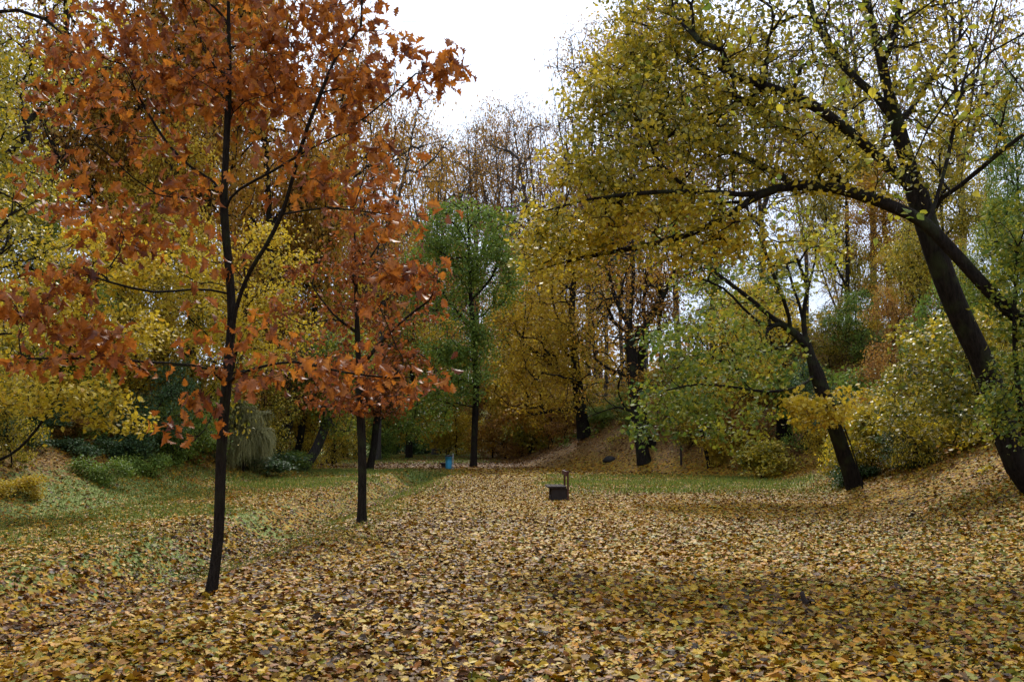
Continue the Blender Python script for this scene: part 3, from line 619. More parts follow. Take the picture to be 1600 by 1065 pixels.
simple('maple_tree', 'slimmer leaning trunk, left one of the pair far across the meadow', 'maple tree', 'leaning pair far across the meadow', 655, 128,
 [(648, 690), (642, 670), (636, 640), (630, 590)], [(610, 580, 0, 50, 45, 6), (600, 630, 0, 35, 25, 5)], 'lime', .6, 22, (20, 120, 700), 10, .38, zmin=6, spread=.6, rt=.02)
# near left linden, trunk outside the frame, boughs hanging in
simple('linden_tree', 'dark thin boughs with yellow-green leaves hanging in from the left edge', 'linden tree', None, -170, 15,
 [(-160, 600), (-150, 400), (-140, 200), (-130, 0), (-120, -200)],
 [(10, 170, 0, 90, 110, 1.3, .7), (30, 330, 0, 90, 110, 1.3, .7), (10, 500, 0, 70, 60, 1.2, .6), (90, 60, .5, 90, 90, 1.3, .4), (-60, 300, 0, 100, 250, 2, .5)], 'ygreen', .22, 23, (30, 190, 1000), 6, .08, [T_OVA, T_OVB],
 extra=([(-150, 350), (-60, 290), (20, 310), (80, 380), (110, 450)], [(-145, 250), (-50, 180), (30, 170), (90, 220)], [(-135, 100), (-20, 20), (70, 30), (130, 90)], [(-150, 470), (-60, 480), (20, 500)]), spread=.12, rt=.003, zmin=2.5, hue=lambda p: .35+.3*fbm(p[:, 1], p[:, 2], 1.5, 70), sag=.15)
# yellow maples of the left understory
hueY = lambda p: .25+.5*fbm(p[:, 0], p[:, 2], 1.5, 71)
simple('maple_tree', 'bright yellow maple with low sprays at the foot of the left bank', 'maple tree', 'yellow maples of the left bank', -30, 23,
 [(30, 700), (90, 620), (110, 540), (130, 460), (150, 400)], [(60, 490, 0, 100, 55, 1.6), (160, 520, 0, 90, 60, 1.5), (170, 400, .5, 90, 60, 1.5), (120, 620, -1.5, 85, 45, 1.2, .8), (40, 600, -1, 70, 50, 1.2, .6), (200, 655, -1.5, 60, 30, .9, .5)], 'yellow', .035, 24,
 (35, 260, 1000), 8, .12, [T_OVA, T_OVB, T_MAP], zmin=1.2, spread=.14, rt=.004, flatn=.75, hue=hueY)
simple('maple_tree', 'golden yellow maple behind the nearest oak trunk on the left bank', 'maple tree', 'yellow maples of the left bank', 346, 36,
 [(352, 640), (366, 560), (385, 480), (380, 400)], [(400, 420, 0, 90, 80, 2.5), (330, 500, 0, 90, 70, 2.5), (440, 510, 0, 70, 70, 2.2), (270, 420, 0, 80, 70, 2.4)], 'yellow', .075, 25,
 (30, 200, 1200), 9, .14, [T_OVA, T_DIA], zmin=1.5, spread=.2, rt=.006, hue=hueY)
# right bank saplings
simple('maple_sapling', 'low maple sapling with pale yellow leaf sprays at the forked maple trunk', 'sapling', 'maple saplings on the right bank', 1345, 27,
 [(1336, 715), (1322, 675), (1308, 645), (1298, 625)], [(1275, 645, -.5, 48, 24, .6, 1.2), (1330, 625, 0, 40, 24, .8, .6), (1250, 625, 0, 30, 18, .6, .6)], 'yellow', .02, 26,
 (25, 120, 190), 5, .14, [T_MAP, T_OVA, T_MAP2], zmin=.6, spread=.16, rt=.003, flatn=.6, sag=.1, hue=lambda p: .3+.4*fbm(p[:, 0], p[:, 2], 1, 72))
simple('maple_sapling', 'bushy yellow-green maple sapling before the thick leaning trunk', 'sapling', 'maple saplings on the right bank', 1572, 20,
 [(1555, 690), (1530, 620), (1510, 560), (1500, 500)], [(1440, 630, 0, 85, 60, 1.1), (1520, 560, -.3, 75, 60, 1), (1450, 540, 0, 70, 50, 1), (1560, 500, -.4, 60, 40, .8), (1500, 665, 0, 80, 35, 1.1, .8)], 'ygreen', .025, 27,
 (35, 200, 700), 7, .10, [T_MAP, T_OVA, T_OVB], zmin=.5, spread=.12, rt=.003, flatn=.7, hue=lambda p: .0+.75*fbm(p[:, 0], p[:, 2], .8, 73))
simple('hazel_shrub', 'leafy green and yellow shrub against the right frame edge', 'shrub', None, 1610, 15,
 [(1605, 700), (1590, 600), (1585, 500), (1590, 400)], [(1590, 620, 0, 50, 80, .7), (1590, 470, 0, 45, 70, .7), (1600, 350, 0, 50, 60, .7, .7)], 'lime', .05, 28,
 (25, 140, 600), 8, .08, [T_OVA, T_OVB], zmin=.5, spread=.1, rt=.003)
# near hornbeam outside the frame, twigs hanging into the top right
simple('hornbeam_tree', 'large blurred pale yellow leaves on hanging twigs at top right, closest to viewer', 'hornbeam', None, 2150, 6,
 [(2150, 500), (2130, 100), (2100, -300), (2050, -700)], [(1250, 40, 0, 190, 75, .5, 1.0), (1450, 120, .3, 130, 110, .5, .8), (1200, 150, 0, 160, 55, .4, .5), (1340, 300, .2, 160, 90, .4, .35), (1520, 250, 0, 90, 90, .4, .5), (1270, 420, 0, 80, 50, .3, .12)], 'lime', .05, 29,
 (16, 60, 110), 2, .062, [T_OVA, T_OVB], zmin=3.5, spread=.02, rt=.0022, bf=.02, up=.0, lr=[.011, .008, .007, .007],
 extra=([(2090, -350), (1900, -300), (1700, -200), (1500, -90), (1350, -40), (1200, -20)], [(2110, -200), (1900, -150), (1700, 0), (1550, 80), (1450, 200), (1400, 330)], [(2120, -100), (1800, -120), (1600, -60), (1540, 60), (1515, 180), (1500, 300)], [(2120, -260), (1850, -200), (1650, -120), (1460, 0), (1350, 90), (1300, 190)]), hue=lambda p: .5+.25*fbm(p[:, 0], p[:, 2], .5, 74), sag=.2)

# ------------------------------------------------------------------ TEMPLATE TREES, then copies
TPL = {}
def template(key, leaf, seed, up=.4, H=14., cw=4.2, cb=.25, tips=(45, 280, 2200), per=14, size=.165, bark=BARK, shape='round', rb=.24, spread=.33, low=False):
    TPL[key] = dict(up=up, leaf=leaf, seed=seed, H=H, cw=cw, cb=cb, tips=tips, per=per, size=size, bark=bark, shape=shape, rb=rb, spread=spread, made=None)
def build_tpl(t, root):
    rng = np.random.default_rng(t['seed']); H, cw, cb = t['H'], t['cw'], t['cb']
    lean = rng.normal(0, .6, 2)
    tr = [(0, 0, 0)]+[(lean[0]*u*u+rng.normal(0, .12), lean[1]*u*u+rng.normal(0, .12), H*.88*u) for u in (.15, .35, .55, .75, 1)]
    limbs = [(None, tr)]
    if t['shape'] == 'vase':
        for k in range(5):
            a = k*1.26+rng.random(); h0 = H*(cb+rng.uniform(.0, .18)); p = np.array([lean[0]*(h0/H)**2, lean[1]*(h0/H)**2, h0])
            r = cw*.75; limbs.append((0, [p, p+[math.cos(a)*r*.35, math.sin(a)*r*.35, H*.15], p+[math.cos(a)*r*.7, math.sin(a)*r*.7, H*.36], p+[math.cos(a)*r*.95, math.sin(a)*r*.95, H*.55]]))
    blobs = []
    nb = 11
    for k in range(nb):
        u = cb+(1-cb)*(k+.5)/nb; 
        prof = math.sin(math.pi*min(1, (u-cb)/(1-cb)*.8+.16))**.7
        if t['shape'] == 'vase': prof = .35+.75*math.sin(math.pi*min(1, (u-cb)/(1-cb)*.75+.08))
        for q in range(2):
            a = rng.uniform(0, 6.28); rr = cw*prof*.55
            blobs.append(((math.cos(a)*rr+lean[0]*u*u, math.sin(a)*rr+lean[1]*u*u, H*u), (cw*prof*.55, cw*prof*.55, H*.085), 1))
    make_tree(root, limbs, blobs, t['leaf'], t['rb'], rng, t['tips'], t['per'], t['size'], T_DIA, t['bark'], .3, t['spread'], .35, t['up'], H*cb*.7, .009, .4, .3, parts=False)
SP = {}
template('orange', 'orange', 101); template('orange2', 'orange', 102, cw=3.6, tips=(45, 240, 1500))
template('gold', 'golden', 103, cb=.12); template('yellow', 'yellow', 104, cb=.15, per=10)
template('ygreen', 'ygreen', 105, cb=.12); template('green', 'green', 106, cb=.1); template('brown', 'brown', 107, per=6, tips=(50, 300, 2000))
template('bare', 'brown', 108, up=.12, per=2, tips=(60, 420, 2600), size=.15, cw=4.8, shape='vase', cb=.38, bark=BARK_G)
template('bare2', 'orange', 109, up=.12, per=5, tips=(60, 420, 2200), size=.15, cw=4.8, shape='vase', cb=.38, bark=BARK_G)
template('lime', 'lime', 110, cb=.12); template('russet', 'redoak', 111, cb=.2, per=9)
SP.update({'orange': 'beech_tree', 'orange2': 'beech_tree', 'gold': 'beech_tree', 'yellow': 'maple_tree', 'ygreen': 'linden_tree', 'green': 'acacia_tree', 'brown': 'oak_tree', 'bare': 'ash_tree', 'bare2': 'ash_tree', 'lime': 'linden_tree', 'russet': 'oak_tree'})
for _k, _l, _s, _n in (('sap_y', 'yellow', 121, 'maple_sapling'), ('sap_yg', 'ygreen', 122, 'maple_sapling'), ('sap_g', 'green', 123, 'elder_shrub'), ('sap_o', 'brown', 124, 'beech_sapling'), ('sap_d', 'dgreen', 125, 'elder_shrub')):
    template(_k, _l, _s, H=5., cw=2.1, cb=.08, tips=(24, 170, 800), per=9, size=.125, rb=.05, spread=.17); SP[_k] = _n
def place(key, px, D, top, wpx, label, group, lean=0):
    """px, D: where it stands; top: pixel row its crown reaches; wpx: half width of its crown in pixels"""
    t = TPL[key]; base = onG(px, D); base[2] -= .15
    Hh = P(px, top, D)[2]-base[2]; Hh = max(Hh, 1.); sz_ = Hh/t['H']; sx = (wpx/F*D)/t['cw']
    if t['made'] is None:
        r = empty(SP[key], base, label, SP[key].replace('_', ' '), group); build_tpl(t, r); t['made'] = r
    else:
        src = t['made']; r = src.copy(); C.objects.link(r); r.location = base; r.name = SP[key]
        r['label'] = label; r['group'] = group
        for ch in list(src.children):
            c = ch.copy(); C.objects.link(c); c.parent = r
    r.scale = (sx, sx, sz_); r.rotation_euler = (0, R(lean), float(RNG.uniform(0, 6.28)))
    return r
GL = 'tall autumn trees on the left bank'; GC = 'woodland closing the far end of the valley'; GRR = 'tall autumn trees on the right bank'
for a in [
 ('ygreen', -20, 30, 60, 130, 'yellow-green linden low behind the boughs at the far left edge', GL),
 ('brown', 60, 40, -160, 150, 'tall brown sparse crown showing sky in the upper left corner', GL),
 ('orange', 180, 44, -140, 150, 'tall orange-brown beech filling the sky behind the oak top left', GL),
 ('lime', 60, 31, 330, 110, 'lime-green tree above the yellow maple at far left', GL),
 ('orange2', 300, 50, -160, 140, 'tall orange beech directly behind the top of the nearest oak', GL),
 ('gold', 250, 40, 200, 120, 'golden lower tree left of the nearest oak trunk', GL),
 ('orange', 420, 56, -40, 130, 'orange beech between the two oaks, its top in the sky', GL),
 ('gold', 480, 60, 240, 110, 'golden tree behind and left of the thin oak', GL),
 ('brown', 520, 72, 10, 120, 'brown sparse tree rising highest at the left edge of the open sky', GL),
 ('ygreen', 430, 66, 440, 80, 'low yellow-green tree above the crooked willow trunks', GL),
 ('bare2', 590, 84, 110, 110, 'half bare orange tree just left of the open sky', GL),
 ('russet', 560, 90, 330, 110, 'russet tree behind the thin oak, middle height', GL),
 ('yellow', 640, 95, 440, 90, 'small yellow tree left of the green locust crown', GC),
 ('gold', 600, 110, 420, 90, 'golden tree at the far left corner of the meadow', GC),
 ('lime', 590, 100, 560, 60, 'low lime-green tree above the far meadow gap', GC),
 ('bare2', 680, 118, 205, 90, 'thin-leaved orange tree under the left part of the open sky', GC),
 ('orange2', 640, 135, 300, 90, 'orange crown behind the left side of the green locust', GC),
 ('bare2', 745, 130, 185, 80, 'half bare tree with the highest twigs in the middle of the skyline', GC),
 ('bare', 800, 125, 190, 80, 'bare grey tree just right of the middle of the skyline', GC),
 ('bare', 855, 112, 170, 85, 'bare twiggy tree left of the yellow-green bough, under open sky', GC),
 ('brown', 800, 105, 370, 80, 'brown tree low right of the green locust crown', GC),
 ('gold', 835, 88, 380, 85, 'golden tree between the locust and the golden-brown beech', GC),
 ('gold', 790, 98, 480, 60, 'low golden tree right of the slim locust trunk', GC),
 ('bare', 915, 98, 70, 100, 'tall bare purple-brown tree at the right edge of the open sky', GC),
 ('bare2', 985, 92, 10, 100, 'tall half bare tree hidden behind the upper left of the arching bough', GRR),
 ('bare', 1065, 76, 30, 90, 'straight thick trunk seen against pale sky behind the green foliage', GRR),
 ('bare', 975, 84, 260, 55, 'slender dark trunk against the pale gap just left of the forked beech', GRR),
 ('bare', 1012, 80, 240, 50, 'slender dark trunk against the pale gap just right of the forked beech', GRR),
 ('bare2', 930, 104, 330, 60, 'thin-leaved tree far behind, right of the golden-brown beech', GRR),
 ('bare', 945, 90, 300, 60, 'thin dark trunk seen against pale sky right of the golden beech', GRR),
 ('bare', 1035, 95, 280, 60, 'thin trunk seen against pale sky left of the straight thick one', GRR),
 ('brown', 1120, 70, 120, 100, 'brown tree behind the forked maple crown', GRR),
 ('lime', 1130, 54, 420, 80, 'lime-green tree behind the low hanging green foliage', GRR),
 ('bare', 1200, 68, 60, 90, 'bare tree behind the top of the forked maple', GRR),
 ('bare', 1270, 72, 160, 60, 'small bare tree right of the forked maple, in the sky gap', GRR),
 ('orange2', 1400, 52, 250, 75, 'orange-green beech left of the thick leaning trunk', GRR),
 ('ygreen', 1480, 42, 200, 90, 'yellow-green tree behind the two crossing maple trunks', GRR),
 ('green', 1610, 34, 110, 60, 'green tree at the upper right edge', GRR),
 ('lime', 1560, 30, 330, 80, 'lime-green tree behind the right edge, middle height', GRR),
 ('bare', 1520, 60, -60, 110, 'bare twiggy tree behind the top right corner', GRR),
 ('bare', 1380, 66, -40, 100, 'bare grey tree behind the upper thick trunk', GRR),
]: place(*a)
US = 'young growth under the trees of the left bank'; UR = 'young growth under the trees of the right bank'; UF = 'young growth at the far end of the valley'
for a in [
 ('sap_yg', 5, 26, 430, 70, 'yellow-green sapling at the very left edge above the dark shrub', US),
 ('sap_o', 70, 36, 380, 80, 'brown sapling high on the left bank at far left', US),
 ('sap_g', 120, 31, 560, 60, 'green elder beneath the bright yellow maple', US),
 ('sap_d', 60, 29, 600, 70, 'dark green elder behind the low yellow sprays', US),
 ('sap_d', 215, 32, 560, 70, 'dark elder left of the nearest oak under its lowest russet leaves', US),
 ('sap_o', 160, 34, 600, 60, 'brown twiggy sapling on the slope left of the nearest oak', US),
 ('sap_g', 275, 35, 590, 60, 'blue-green elder close left of the nearest oak trunk', US),
 ('sap_y', 210, 38, 470, 80, 'yellow sapling behind the low russet boughs on the left', US),
 ('sap_yg', 320, 40, 440, 90, 'yellow-green sapling right behind the nearest oak trunk', US),
 ('sap_g', 330, 42, 600, 60, 'green elder behind the oak trunk left of the weeping shrub', US),
 ('sap_yg', 410, 47, 570, 60, 'yellow-green sapling above the weeping shrub', US),
 ('sap_y', 470, 56, 540, 60, 'yellow sapling above the leaning grey willow trunk', US),
 ('sap_yg', 520, 66, 600, 50, 'yellow-green sapling hanging over the opening between willow and thin oak', US),
 ('sap_y', 540, 84, 640, 40, 'small yellow sapling at the far side of the opening left of the thin oak', UF),
 ('sap_g', 600, 90, 620, 45, 'green sapling just right of the thin oak far back', UF),
 ('sap_yg', 640, 140, 630, 45, 'yellow-green sapling behind the leaning pair of trunks', UF),
 ('sap_g', 690, 120, 610, 45, 'green sapling between the leaning pair and the bin', UF),
 ('sap_y', 715, 108, 600, 40, 'yellow sapling just left of the slim locust trunk', UF),
 ('sap_o', 770, 96, 560, 50, 'brown sapling just right of the slim locust trunk', UF),
 ('sap_o', 815, 86, 600, 45, 'brown sapling left of the golden-brown beech', UF),
 ('sap_yg', 860, 82, 590, 45, 'olive sapling touching the left side of the golden-brown beech', UF),
 ('sap_y', 1040, 66, 560, 45, 'yellow sapling right of the forked beech', UR),
 ('sap_yg', 1085, 58, 540, 50, 'yellow-green sapling behind the low hanging green leaves', UR),
 ('sap_y', 1120, 50, 580, 50, 'yellow sapling above the thin leaning sapling trunk', UR),
 ('sap_o', 1170, 46, 600, 50, 'brownish sapling beside the dark crooked trunk', UR),
 ('sap_g', 1260, 44, 560, 50, 'green elder on the crest behind the forked maple trunk', UR),
 ('sap_d', 1320, 38, 560, 55, 'dark elder below the sky gap', UR),
 ('sap_o', 1380, 34, 540, 50, 'rusty sapling halfway between the forked maple and the thick leaning trunk', UR),
 ('sap_yg', 1360, 30, 610, 55, 'yellow-green sapling just right of the forked maple', UR),
 ('sap_yg', 1430, 26, 560, 60, 'yellow-green sapling left of the thick leaning trunk on the slope', UR),
 ('sap_d', 1420, 27, 640, 60, 'dark elder low on the right slope', UR),
 ('sap_g', 1500, 29, 430, 70, 'green elder behind the thick leaning trunk', UR),
 ('sap_yg', 1560, 24, 480, 60, 'yellow-green sapling between the thick trunk and the right edge', UR),
 ('sap_d', 1540, 25, 610, 60, 'dark elder behind the foot of the thick leaning trunk', UR),
]: place(*a)
for a in [
 ('brown', 360, 66, 120, 110, 'brown tree showing between the nearest oak trunk and its forked limb', GL),
 ('gold', 150, 52, 100, 120, 'golden tree behind the oak foliage at upper left', GL),
 ('orange2', 540, 100, 420, 80, 'orange tree low behind the thin oak', GL),
 ('green', 640, 150, 480, 80, 'dark green tree behind the lower left of the green locust', GC),
 ('brown', 700, 150, 420, 90, 'brown tree directly behind the green locust', GC),
 ('lime', 680, 135, 560, 60, 'pale green tree over the leaning pair of trunks', GC),
 ('bare2', 880, 120, 260, 90, 'brown tree under the bare twigs right of the sky', GC),
 ('lime', 1220, 56, 400, 70, 'lime-green tree behind the trunk fork of the forked maple', GRR),
 ('gold', 1420, 46, 380, 60, 'golden tree left of the thick leaning trunk, middle height', GRR),
 ('ygreen', 1330, 60, 90, 70, 'yellow-green tree above the sky gap', GRR),
]: place(*a)
for a in [
 ('sap_yg', 1300, 52, 470, 55, 'yellow-green sapling on the crest in front of the pale sky gap', UR),
 ('sap_g', 1350, 50, 450, 55, 'green elder on the crest at the right side of the sky gap', UR),
 ('sap_o', 1400, 42, 440, 60, 'rusty brown sapling on the crest left of the thick leaning trunk', UR),
 ('sap_y', 1290, 40, 600, 45, 'yellow sapling on the slope behind the forked maple trunk', UR),
 ('bare', 1320, 85, 360, 50, 'slender bare tree standing in the pale sky gap', GRR),
 ('orange2', 1450, 55, 330, 60, 'orange-brown beech seen between the crossing maple trunks', GRR),
 ('sap_yg', 20, 24, 560, 55, 'yellow-green sapling low at the left frame edge', US),
 ('sap_o', 885, 72, 600, 40, 'brown sapling on the spur left of the golden-brown beech trunk', UR),
 ('sap_yg', 925, 70, 590, 35, 'olive sapling on the spur crest right of the golden-brown beech trunk', UR),
 ('sap_y', 965, 66, 600, 35, 'yellow sapling on the spur crest between the beeches', UR),
 ('sap_g', 985, 62, 610, 35, 'green elder just left of the forked beech trunk', UR),
 ('sap_o', 1045, 58, 610, 40, 'brown sapling right of the forked beech on the slope', UR),
 ('sap_yg', 1080, 53, 620, 40, 'low yellow-green sapling left of the thin leaning sapling', UR),
 ('gold', 860, 78, 440, 60, 'golden tree behind the left side of the golden-brown beech', GRR),
 ('yellow', 770, 105, 560, 50, 'low yellow tree far back right of the slim locust trunk', GC),
 ('sap_o', 110, 30, 640, 50, 'brown leafy tangle in the middle of the left bank', US),
]: place(*a)
# ------------------------------------------------------------------ shrubs of the banks
SHB = {}
def shrub(key, leaf, px, D, wpx, hpx, label, group, seed=0, off=0):
    base = onG(px, D); base[2] -= .1
    w_, h_ = wpx/F*D, hpx/F*D
    if key not in SHB:
        root = empty('shrub', base, label, 'shrub', group); rng = np.random.default_rng(200+seed)
        limbs = []
        for k in range(7):
            a = k*.9+rng.random(); r = rng.uniform(.2, .6)
            limbs.append((None if k == 0 else 0, [(0, 0, 0), (math.cos(a)*r*.4, math.sin(a)*r*.4, .45), (math.cos(a)*r, math.sin(a)*r, 1.0)]))
        blobs = [((rng.uniform(-1, 1), rng.uniform(-1, 1), rng.uniform(.2, 1.25)), (.42, .42, .28), 1) for _ in range(9)]
        make_tree(root, limbs, blobs, leaf, .03, rng, (20, 120, 560), 7, .11, T_DIA, BARK, .2, .16, .2, .3, .05, .003, .4, .3, parts=False, name_crown='foliage')
        SHB[key] = root
    else:
        src = SHB[key]; root = src.copy(); C.objects.link(root); root.location = base; root.name = 'shrub'; root['label'] = label; root['group'] = group
        for ch in list(src.children): c = ch.copy(); C.objects.link(c); c.parent = root
    root.scale = (w_/1.15, w_/1.15, h_/1.35); root.rotation_euler = (0, 0, float(RNG.uniform(0, 6.28)))
GSL = 'shrubs on the left bank'; GSR = 'shrubs on the right bank'
for k in [
 ('dg', 'dgreen', 20, 26, 50, 50, 'dark green shrub at the left frame edge low on the bank', GSL, 1),
 ('gr', 'green', 50, 31, 50, 60, 'mid green shrub behind the yellow sprays at far left', GSL, 2),
 ('dg', 'dgreen', 190, 32, 50, 46, 'dark shrub left of the nearest oak, below the golden leaves', GSL, 1),
 ('dg', 'dgreen', 250, 36, 45, 50, 'dark green shrub just left of the nearest oak trunk, on the bank', GSL, 1),
 ('gr', 'green', 295, 38, 50, 60, 'green shrub touching the left side of the nearest oak trunk', GSL, 2),
 ('dg', 'dgreen', 120, 29, 50, 36, 'low dark tangle of twigs in the middle of the left bank', GSL, 1),
 ('gr', 'green', 165, 27, 40, 40, 'low bright green ground plants at the foot of the left bank', GSL, 2),
 ('gr', 'green', 235, 31, 42, 36, 'low bluish green plants at the bank foot left of the oak', GSL, 2),
 ('dg', 'dgreen', 400, 44, 60, 34, 'low green plants under the weeping shrub', GSL, 1),
 ('gr', 'green', 450, 50, 35, 26, 'low green tuft at the foot of the crooked willows', GSL, 2),
 ('ye', 'yellow', 25, 22, 40, 34, 'low yellow shrub in the lower left of the bank', GSL, 3),
 ('yg', 'ygreen', 100, 34, 90, 130, 'yellow-green shrub high on the left bank behind the maple', GSL, 4),
 ('or', 'orange', 340, 46, 70, 120, 'orange-brown shrub behind the nearest oak trunk', GSL, 5),
 ('yg', 'ygreen', 1190, 42, 60, 55, 'yellow-brown shrub with dark hollow beneath, left of the forked maple', GSR, 4),
 ('ye', 'yellow', 1145, 47, 40, 50, 'yellow shrub next to the thin leaning sapling', GSR, 3),
 ('yg', 'ygreen', 1330, 32, 50, 80, 'yellow-green shrub right behind the forked maple trunk', GSR, 4),
 ('yg', 'ygreen', 1400, 29, 80, 90, 'broad yellow-green shrub between forked maple and thick leaning trunk', GSR, 4),
 ('dg', 'dgreen', 1335, 30, 45, 40, 'dark green low shrub touching the forked maple trunk', GSR, 1),
 ('gr', 'green', 1290, 45, 80, 90, 'bluish green shrub on the crest in the sky gap', GSR, 2),
 ('gr', 'green', 1350, 42, 70, 90, 'green shrub on the crest right of the sky gap', GSR, 2),
 ('or', 'orange', 1385, 36, 55, 70, 'reddish shrub halfway up the right bank', GSR, 5),
 ('yg', 'ygreen', 1480, 27, 80, 110, 'yellow-green shrub behind the thick leaning trunk', GSR, 4),
 ('gr', 'green', 1560, 26, 80, 130, 'green shrub right of the thick leaning trunk', GSR, 2),
 ('or', 'orange', 790, 92, 45, 60, 'rust-coloured shrub right of the slim locust trunk', GSR, 5),
 ('yg', 'ygreen', 830, 84, 55, 60, 'olive shrub at the foot of the far slope', GSR, 4),
 ('gr', 'green', 945, 66, 30, 26, 'small dark green shrub on the leafy slope between the beeches', GSR, 2),
 ('ye', 'yellow', 700, 110, 50, 60, 'yellow-green shrub behind the blue litter bin', GSR, 3),
 ('dg', 'dgreen', 620, 125, 50, 60, 'dark shrub at the far end of the meadow', GSR, 1),
 ('or', 'orange', 860, 80, 60, 90, 'orange-brown shrub beneath the golden-brown beech', GSR, 5),
]: shrub(*k)

# weeping shrub
base = onG(382, 42); base[2] -= .1
root = empty('weeping_shrub', base, 'weeping shrub with pale straw-green hanging strands behind the oak trunk', 'shrub')
rng = np.random.default_rng(55); acc = Acc()
stems = []
for k in range(9):
    a = rng.uniform(0, 6.28); r = rng.uniform(.2, .9)
    stems.append(np.array([(0, 0, 0), (math.cos(a)*r*.3, math.sin(a)*r*.3, .9), (math.cos(a)*r, math.sin(a)*r, rng.uniform(1.7, 2.2))]))
tubes(acc, np.array(stems), np.tile([.05, .035, .02], (9, 1)), 6); acc.build('stem', BARK, root, True)
acc = Acc(); n = 5600; nc = 46
ca = rng.uniform(0, 6.28, nc); cr = rng.uniform(.15, 1.55, nc); ch = 3.0-.75*cr+rng.normal(0, .35, nc); cl_ = rng.uniform(.5, 1.5, nc)
k = rng.integers(0, nc, n); a = ca[k]+rng.normal(0, .16, n); r0 = cr[k]*.55; r1 = cr[k]+rng.normal(0, .17, n)
xx = np.linspace(0, 1, 6)[None, :]
rad = r0[:, None]+(r1-r0)[:, None]*xx**.5; zz = (ch[k]-.35)[:, None]+.4*np.sin(np.pi*xx*.75)-(cl_[k]*rng.uniform(.5, 1.15, n))[:, None]*xx**1.7
pts = np.stack([np.cos(a)[:, None]*rad, np.sin(a)[:, None]*rad, np.maximum(zz, .05)], -1)+rng.normal(0, .035, (n, 6, 3))
tubes(acc, pts, np.tile(np.array([.008, .010, .010, .009, .007, .003]), (n, 1)), 3); acc.build('foliage', LM['straw'], root)

# far wood beyond the things one can tell apart
rng = np.random.default_rng(91); acc = Acc(); accw = Acc()
ang = []
for i in range(420):
    D = rng.uniform(150, 260); px = rng.uniform(-500, 2100); p = P(px, 650, D); ang.append((p[0], D, hz(p[0], D)))
A_ = np.array(ang); k = 90
u = rng.normal(size=(len(A_), k, 3))*np.array([3.2, 3.2, 3.4])+np.array([0, 0, 9])
pos = (A_[:, None, :]+u).reshape(-1, 3); n = len(pos)
put_leaves(acc, pos, rng.normal(size=(n, 3)), rng.normal(size=(n, 3)), rng.uniform(.6, 1.3, n), np.clip(np.repeat(rng.random(len(A_)), k)+rng.normal(0, .1, n), 0, 1), T_DIA)
tr = np.stack([A_, A_+[0, 0, 7], A_+[0, 0, 13]], 1); tubes(acc, tr, np.tile([.3, .22, .08], (len(A_), 1)), 5, 1)
tag(acc.build('far_wood', [LM['brown'], BARK], None, False, 'stuff'), 'hazy brown wood far behind the nearer trees', 'woodland')

# ------------------------------------------------------------------ THINGS
def box(acc, x0, x1, y0, y1, z0, z1, bev=.008, mat=0, rnd=.5):
    """bevelled box"""
    b = min(bev, (x1-x0)/3, (y1-y0)/3, (z1-z0)/3)
    import bmesh
    bm = bmesh.new(); bmesh.ops.create_cube(bm, size=1)
    for v in bm.verts: v.co = ((x0+x1)/2+v.co.x*(x1-x0), (y0+y1)/2+v.co.y*(y1-y0), (z0+z1)/2+v.co.z*(z1-z0))
    bmesh.ops.bevel(bm, geom=bm.edges[:], offset=b, segments=2, affect='EDGES', profile=.5)
    bm.verts.index_update()
    V = [tuple(v.co) for v in bm.verts]; L = []; T = []
    for f in bm.faces: L += [v.index for v in f.verts]; T.append(len(f.verts))
    acc.add(V, L, T, mat, np.full(len(V), rnd)); bm.free()
WOOD = flat_mat('weathered_dark_wood', (.03, .021, .018), .95, .5, 14)
WOODR = flat_mat('reddish_dark_wood', (.07, .022, .016), .65, .4, 14)
CONC = flat_mat('dark_stained_plinth', (.03, .022, .019), .9, .4, 9)
def lathe(acc, prof, sides=20, mat=0):
    p = np.array(prof); th = np.linspace(0, 2*np.pi, sides, endpoint=False)
    V = np.stack([p[:, 0][:, None]*np.cos(th), p[:, 0][:, None]*np.sin(th), np.repeat(p[:, 1][:, None], sides, 1)], -1)
    idx = np.arange(len(p)*sides).reshape(len(p), sides); nx = np.roll(idx, -1, 1)
    L = np.stack([idx[:-1], nx[:-1], nx[1:], idx[1:]], -1).reshape(-1); acc.add(V, L, np.full(len(L)//4, 4), mat)

# bench seen from its end: seat faces the path (left), backrest to the right, length runs away from the viewer
b0 = P(873, 783, 26.6); base = np.array([b0[0], 26.6, hz(b0[0], 26.6)])
root = empty('park_bench', base, 'dark brown wooden park bench seen end-on in the open clearing', 'bench')
root.rotation_euler = (0, 0, R(1))
a = Acc(); box(a, -.19, .233, .06, .20, -.05, .35, .02); a.build('plinth', CONC, root)
a = Acc(); box(a, -.19, .233, 1.20, 1.34, -.05, .35, .02); a.build('plinth', CONC, root)
for k in range(4):
    a = Acc(); x0 = -.30+.13*k; box(a, x0, x0+.122, 0, 1.4, .352, .40, .008); a.build('seat_plank', WOOD, root)
a = Acc(); box(a, -.26, -.192, .04, .18, -.05, .16, .02); a.build('footing', CONC, root)
for y in (.03, 1.3):
    a = Acc(); box(a, .235, .285, y, y+.07, -.05, .82, .006); a.build('back_post', WOODR, root)
for z in (.68, ):
    a = Acc(); box(a, .19, .233, -.02, 1.42, z, z+.13, .008); a.build('back_board', WOODR, root)

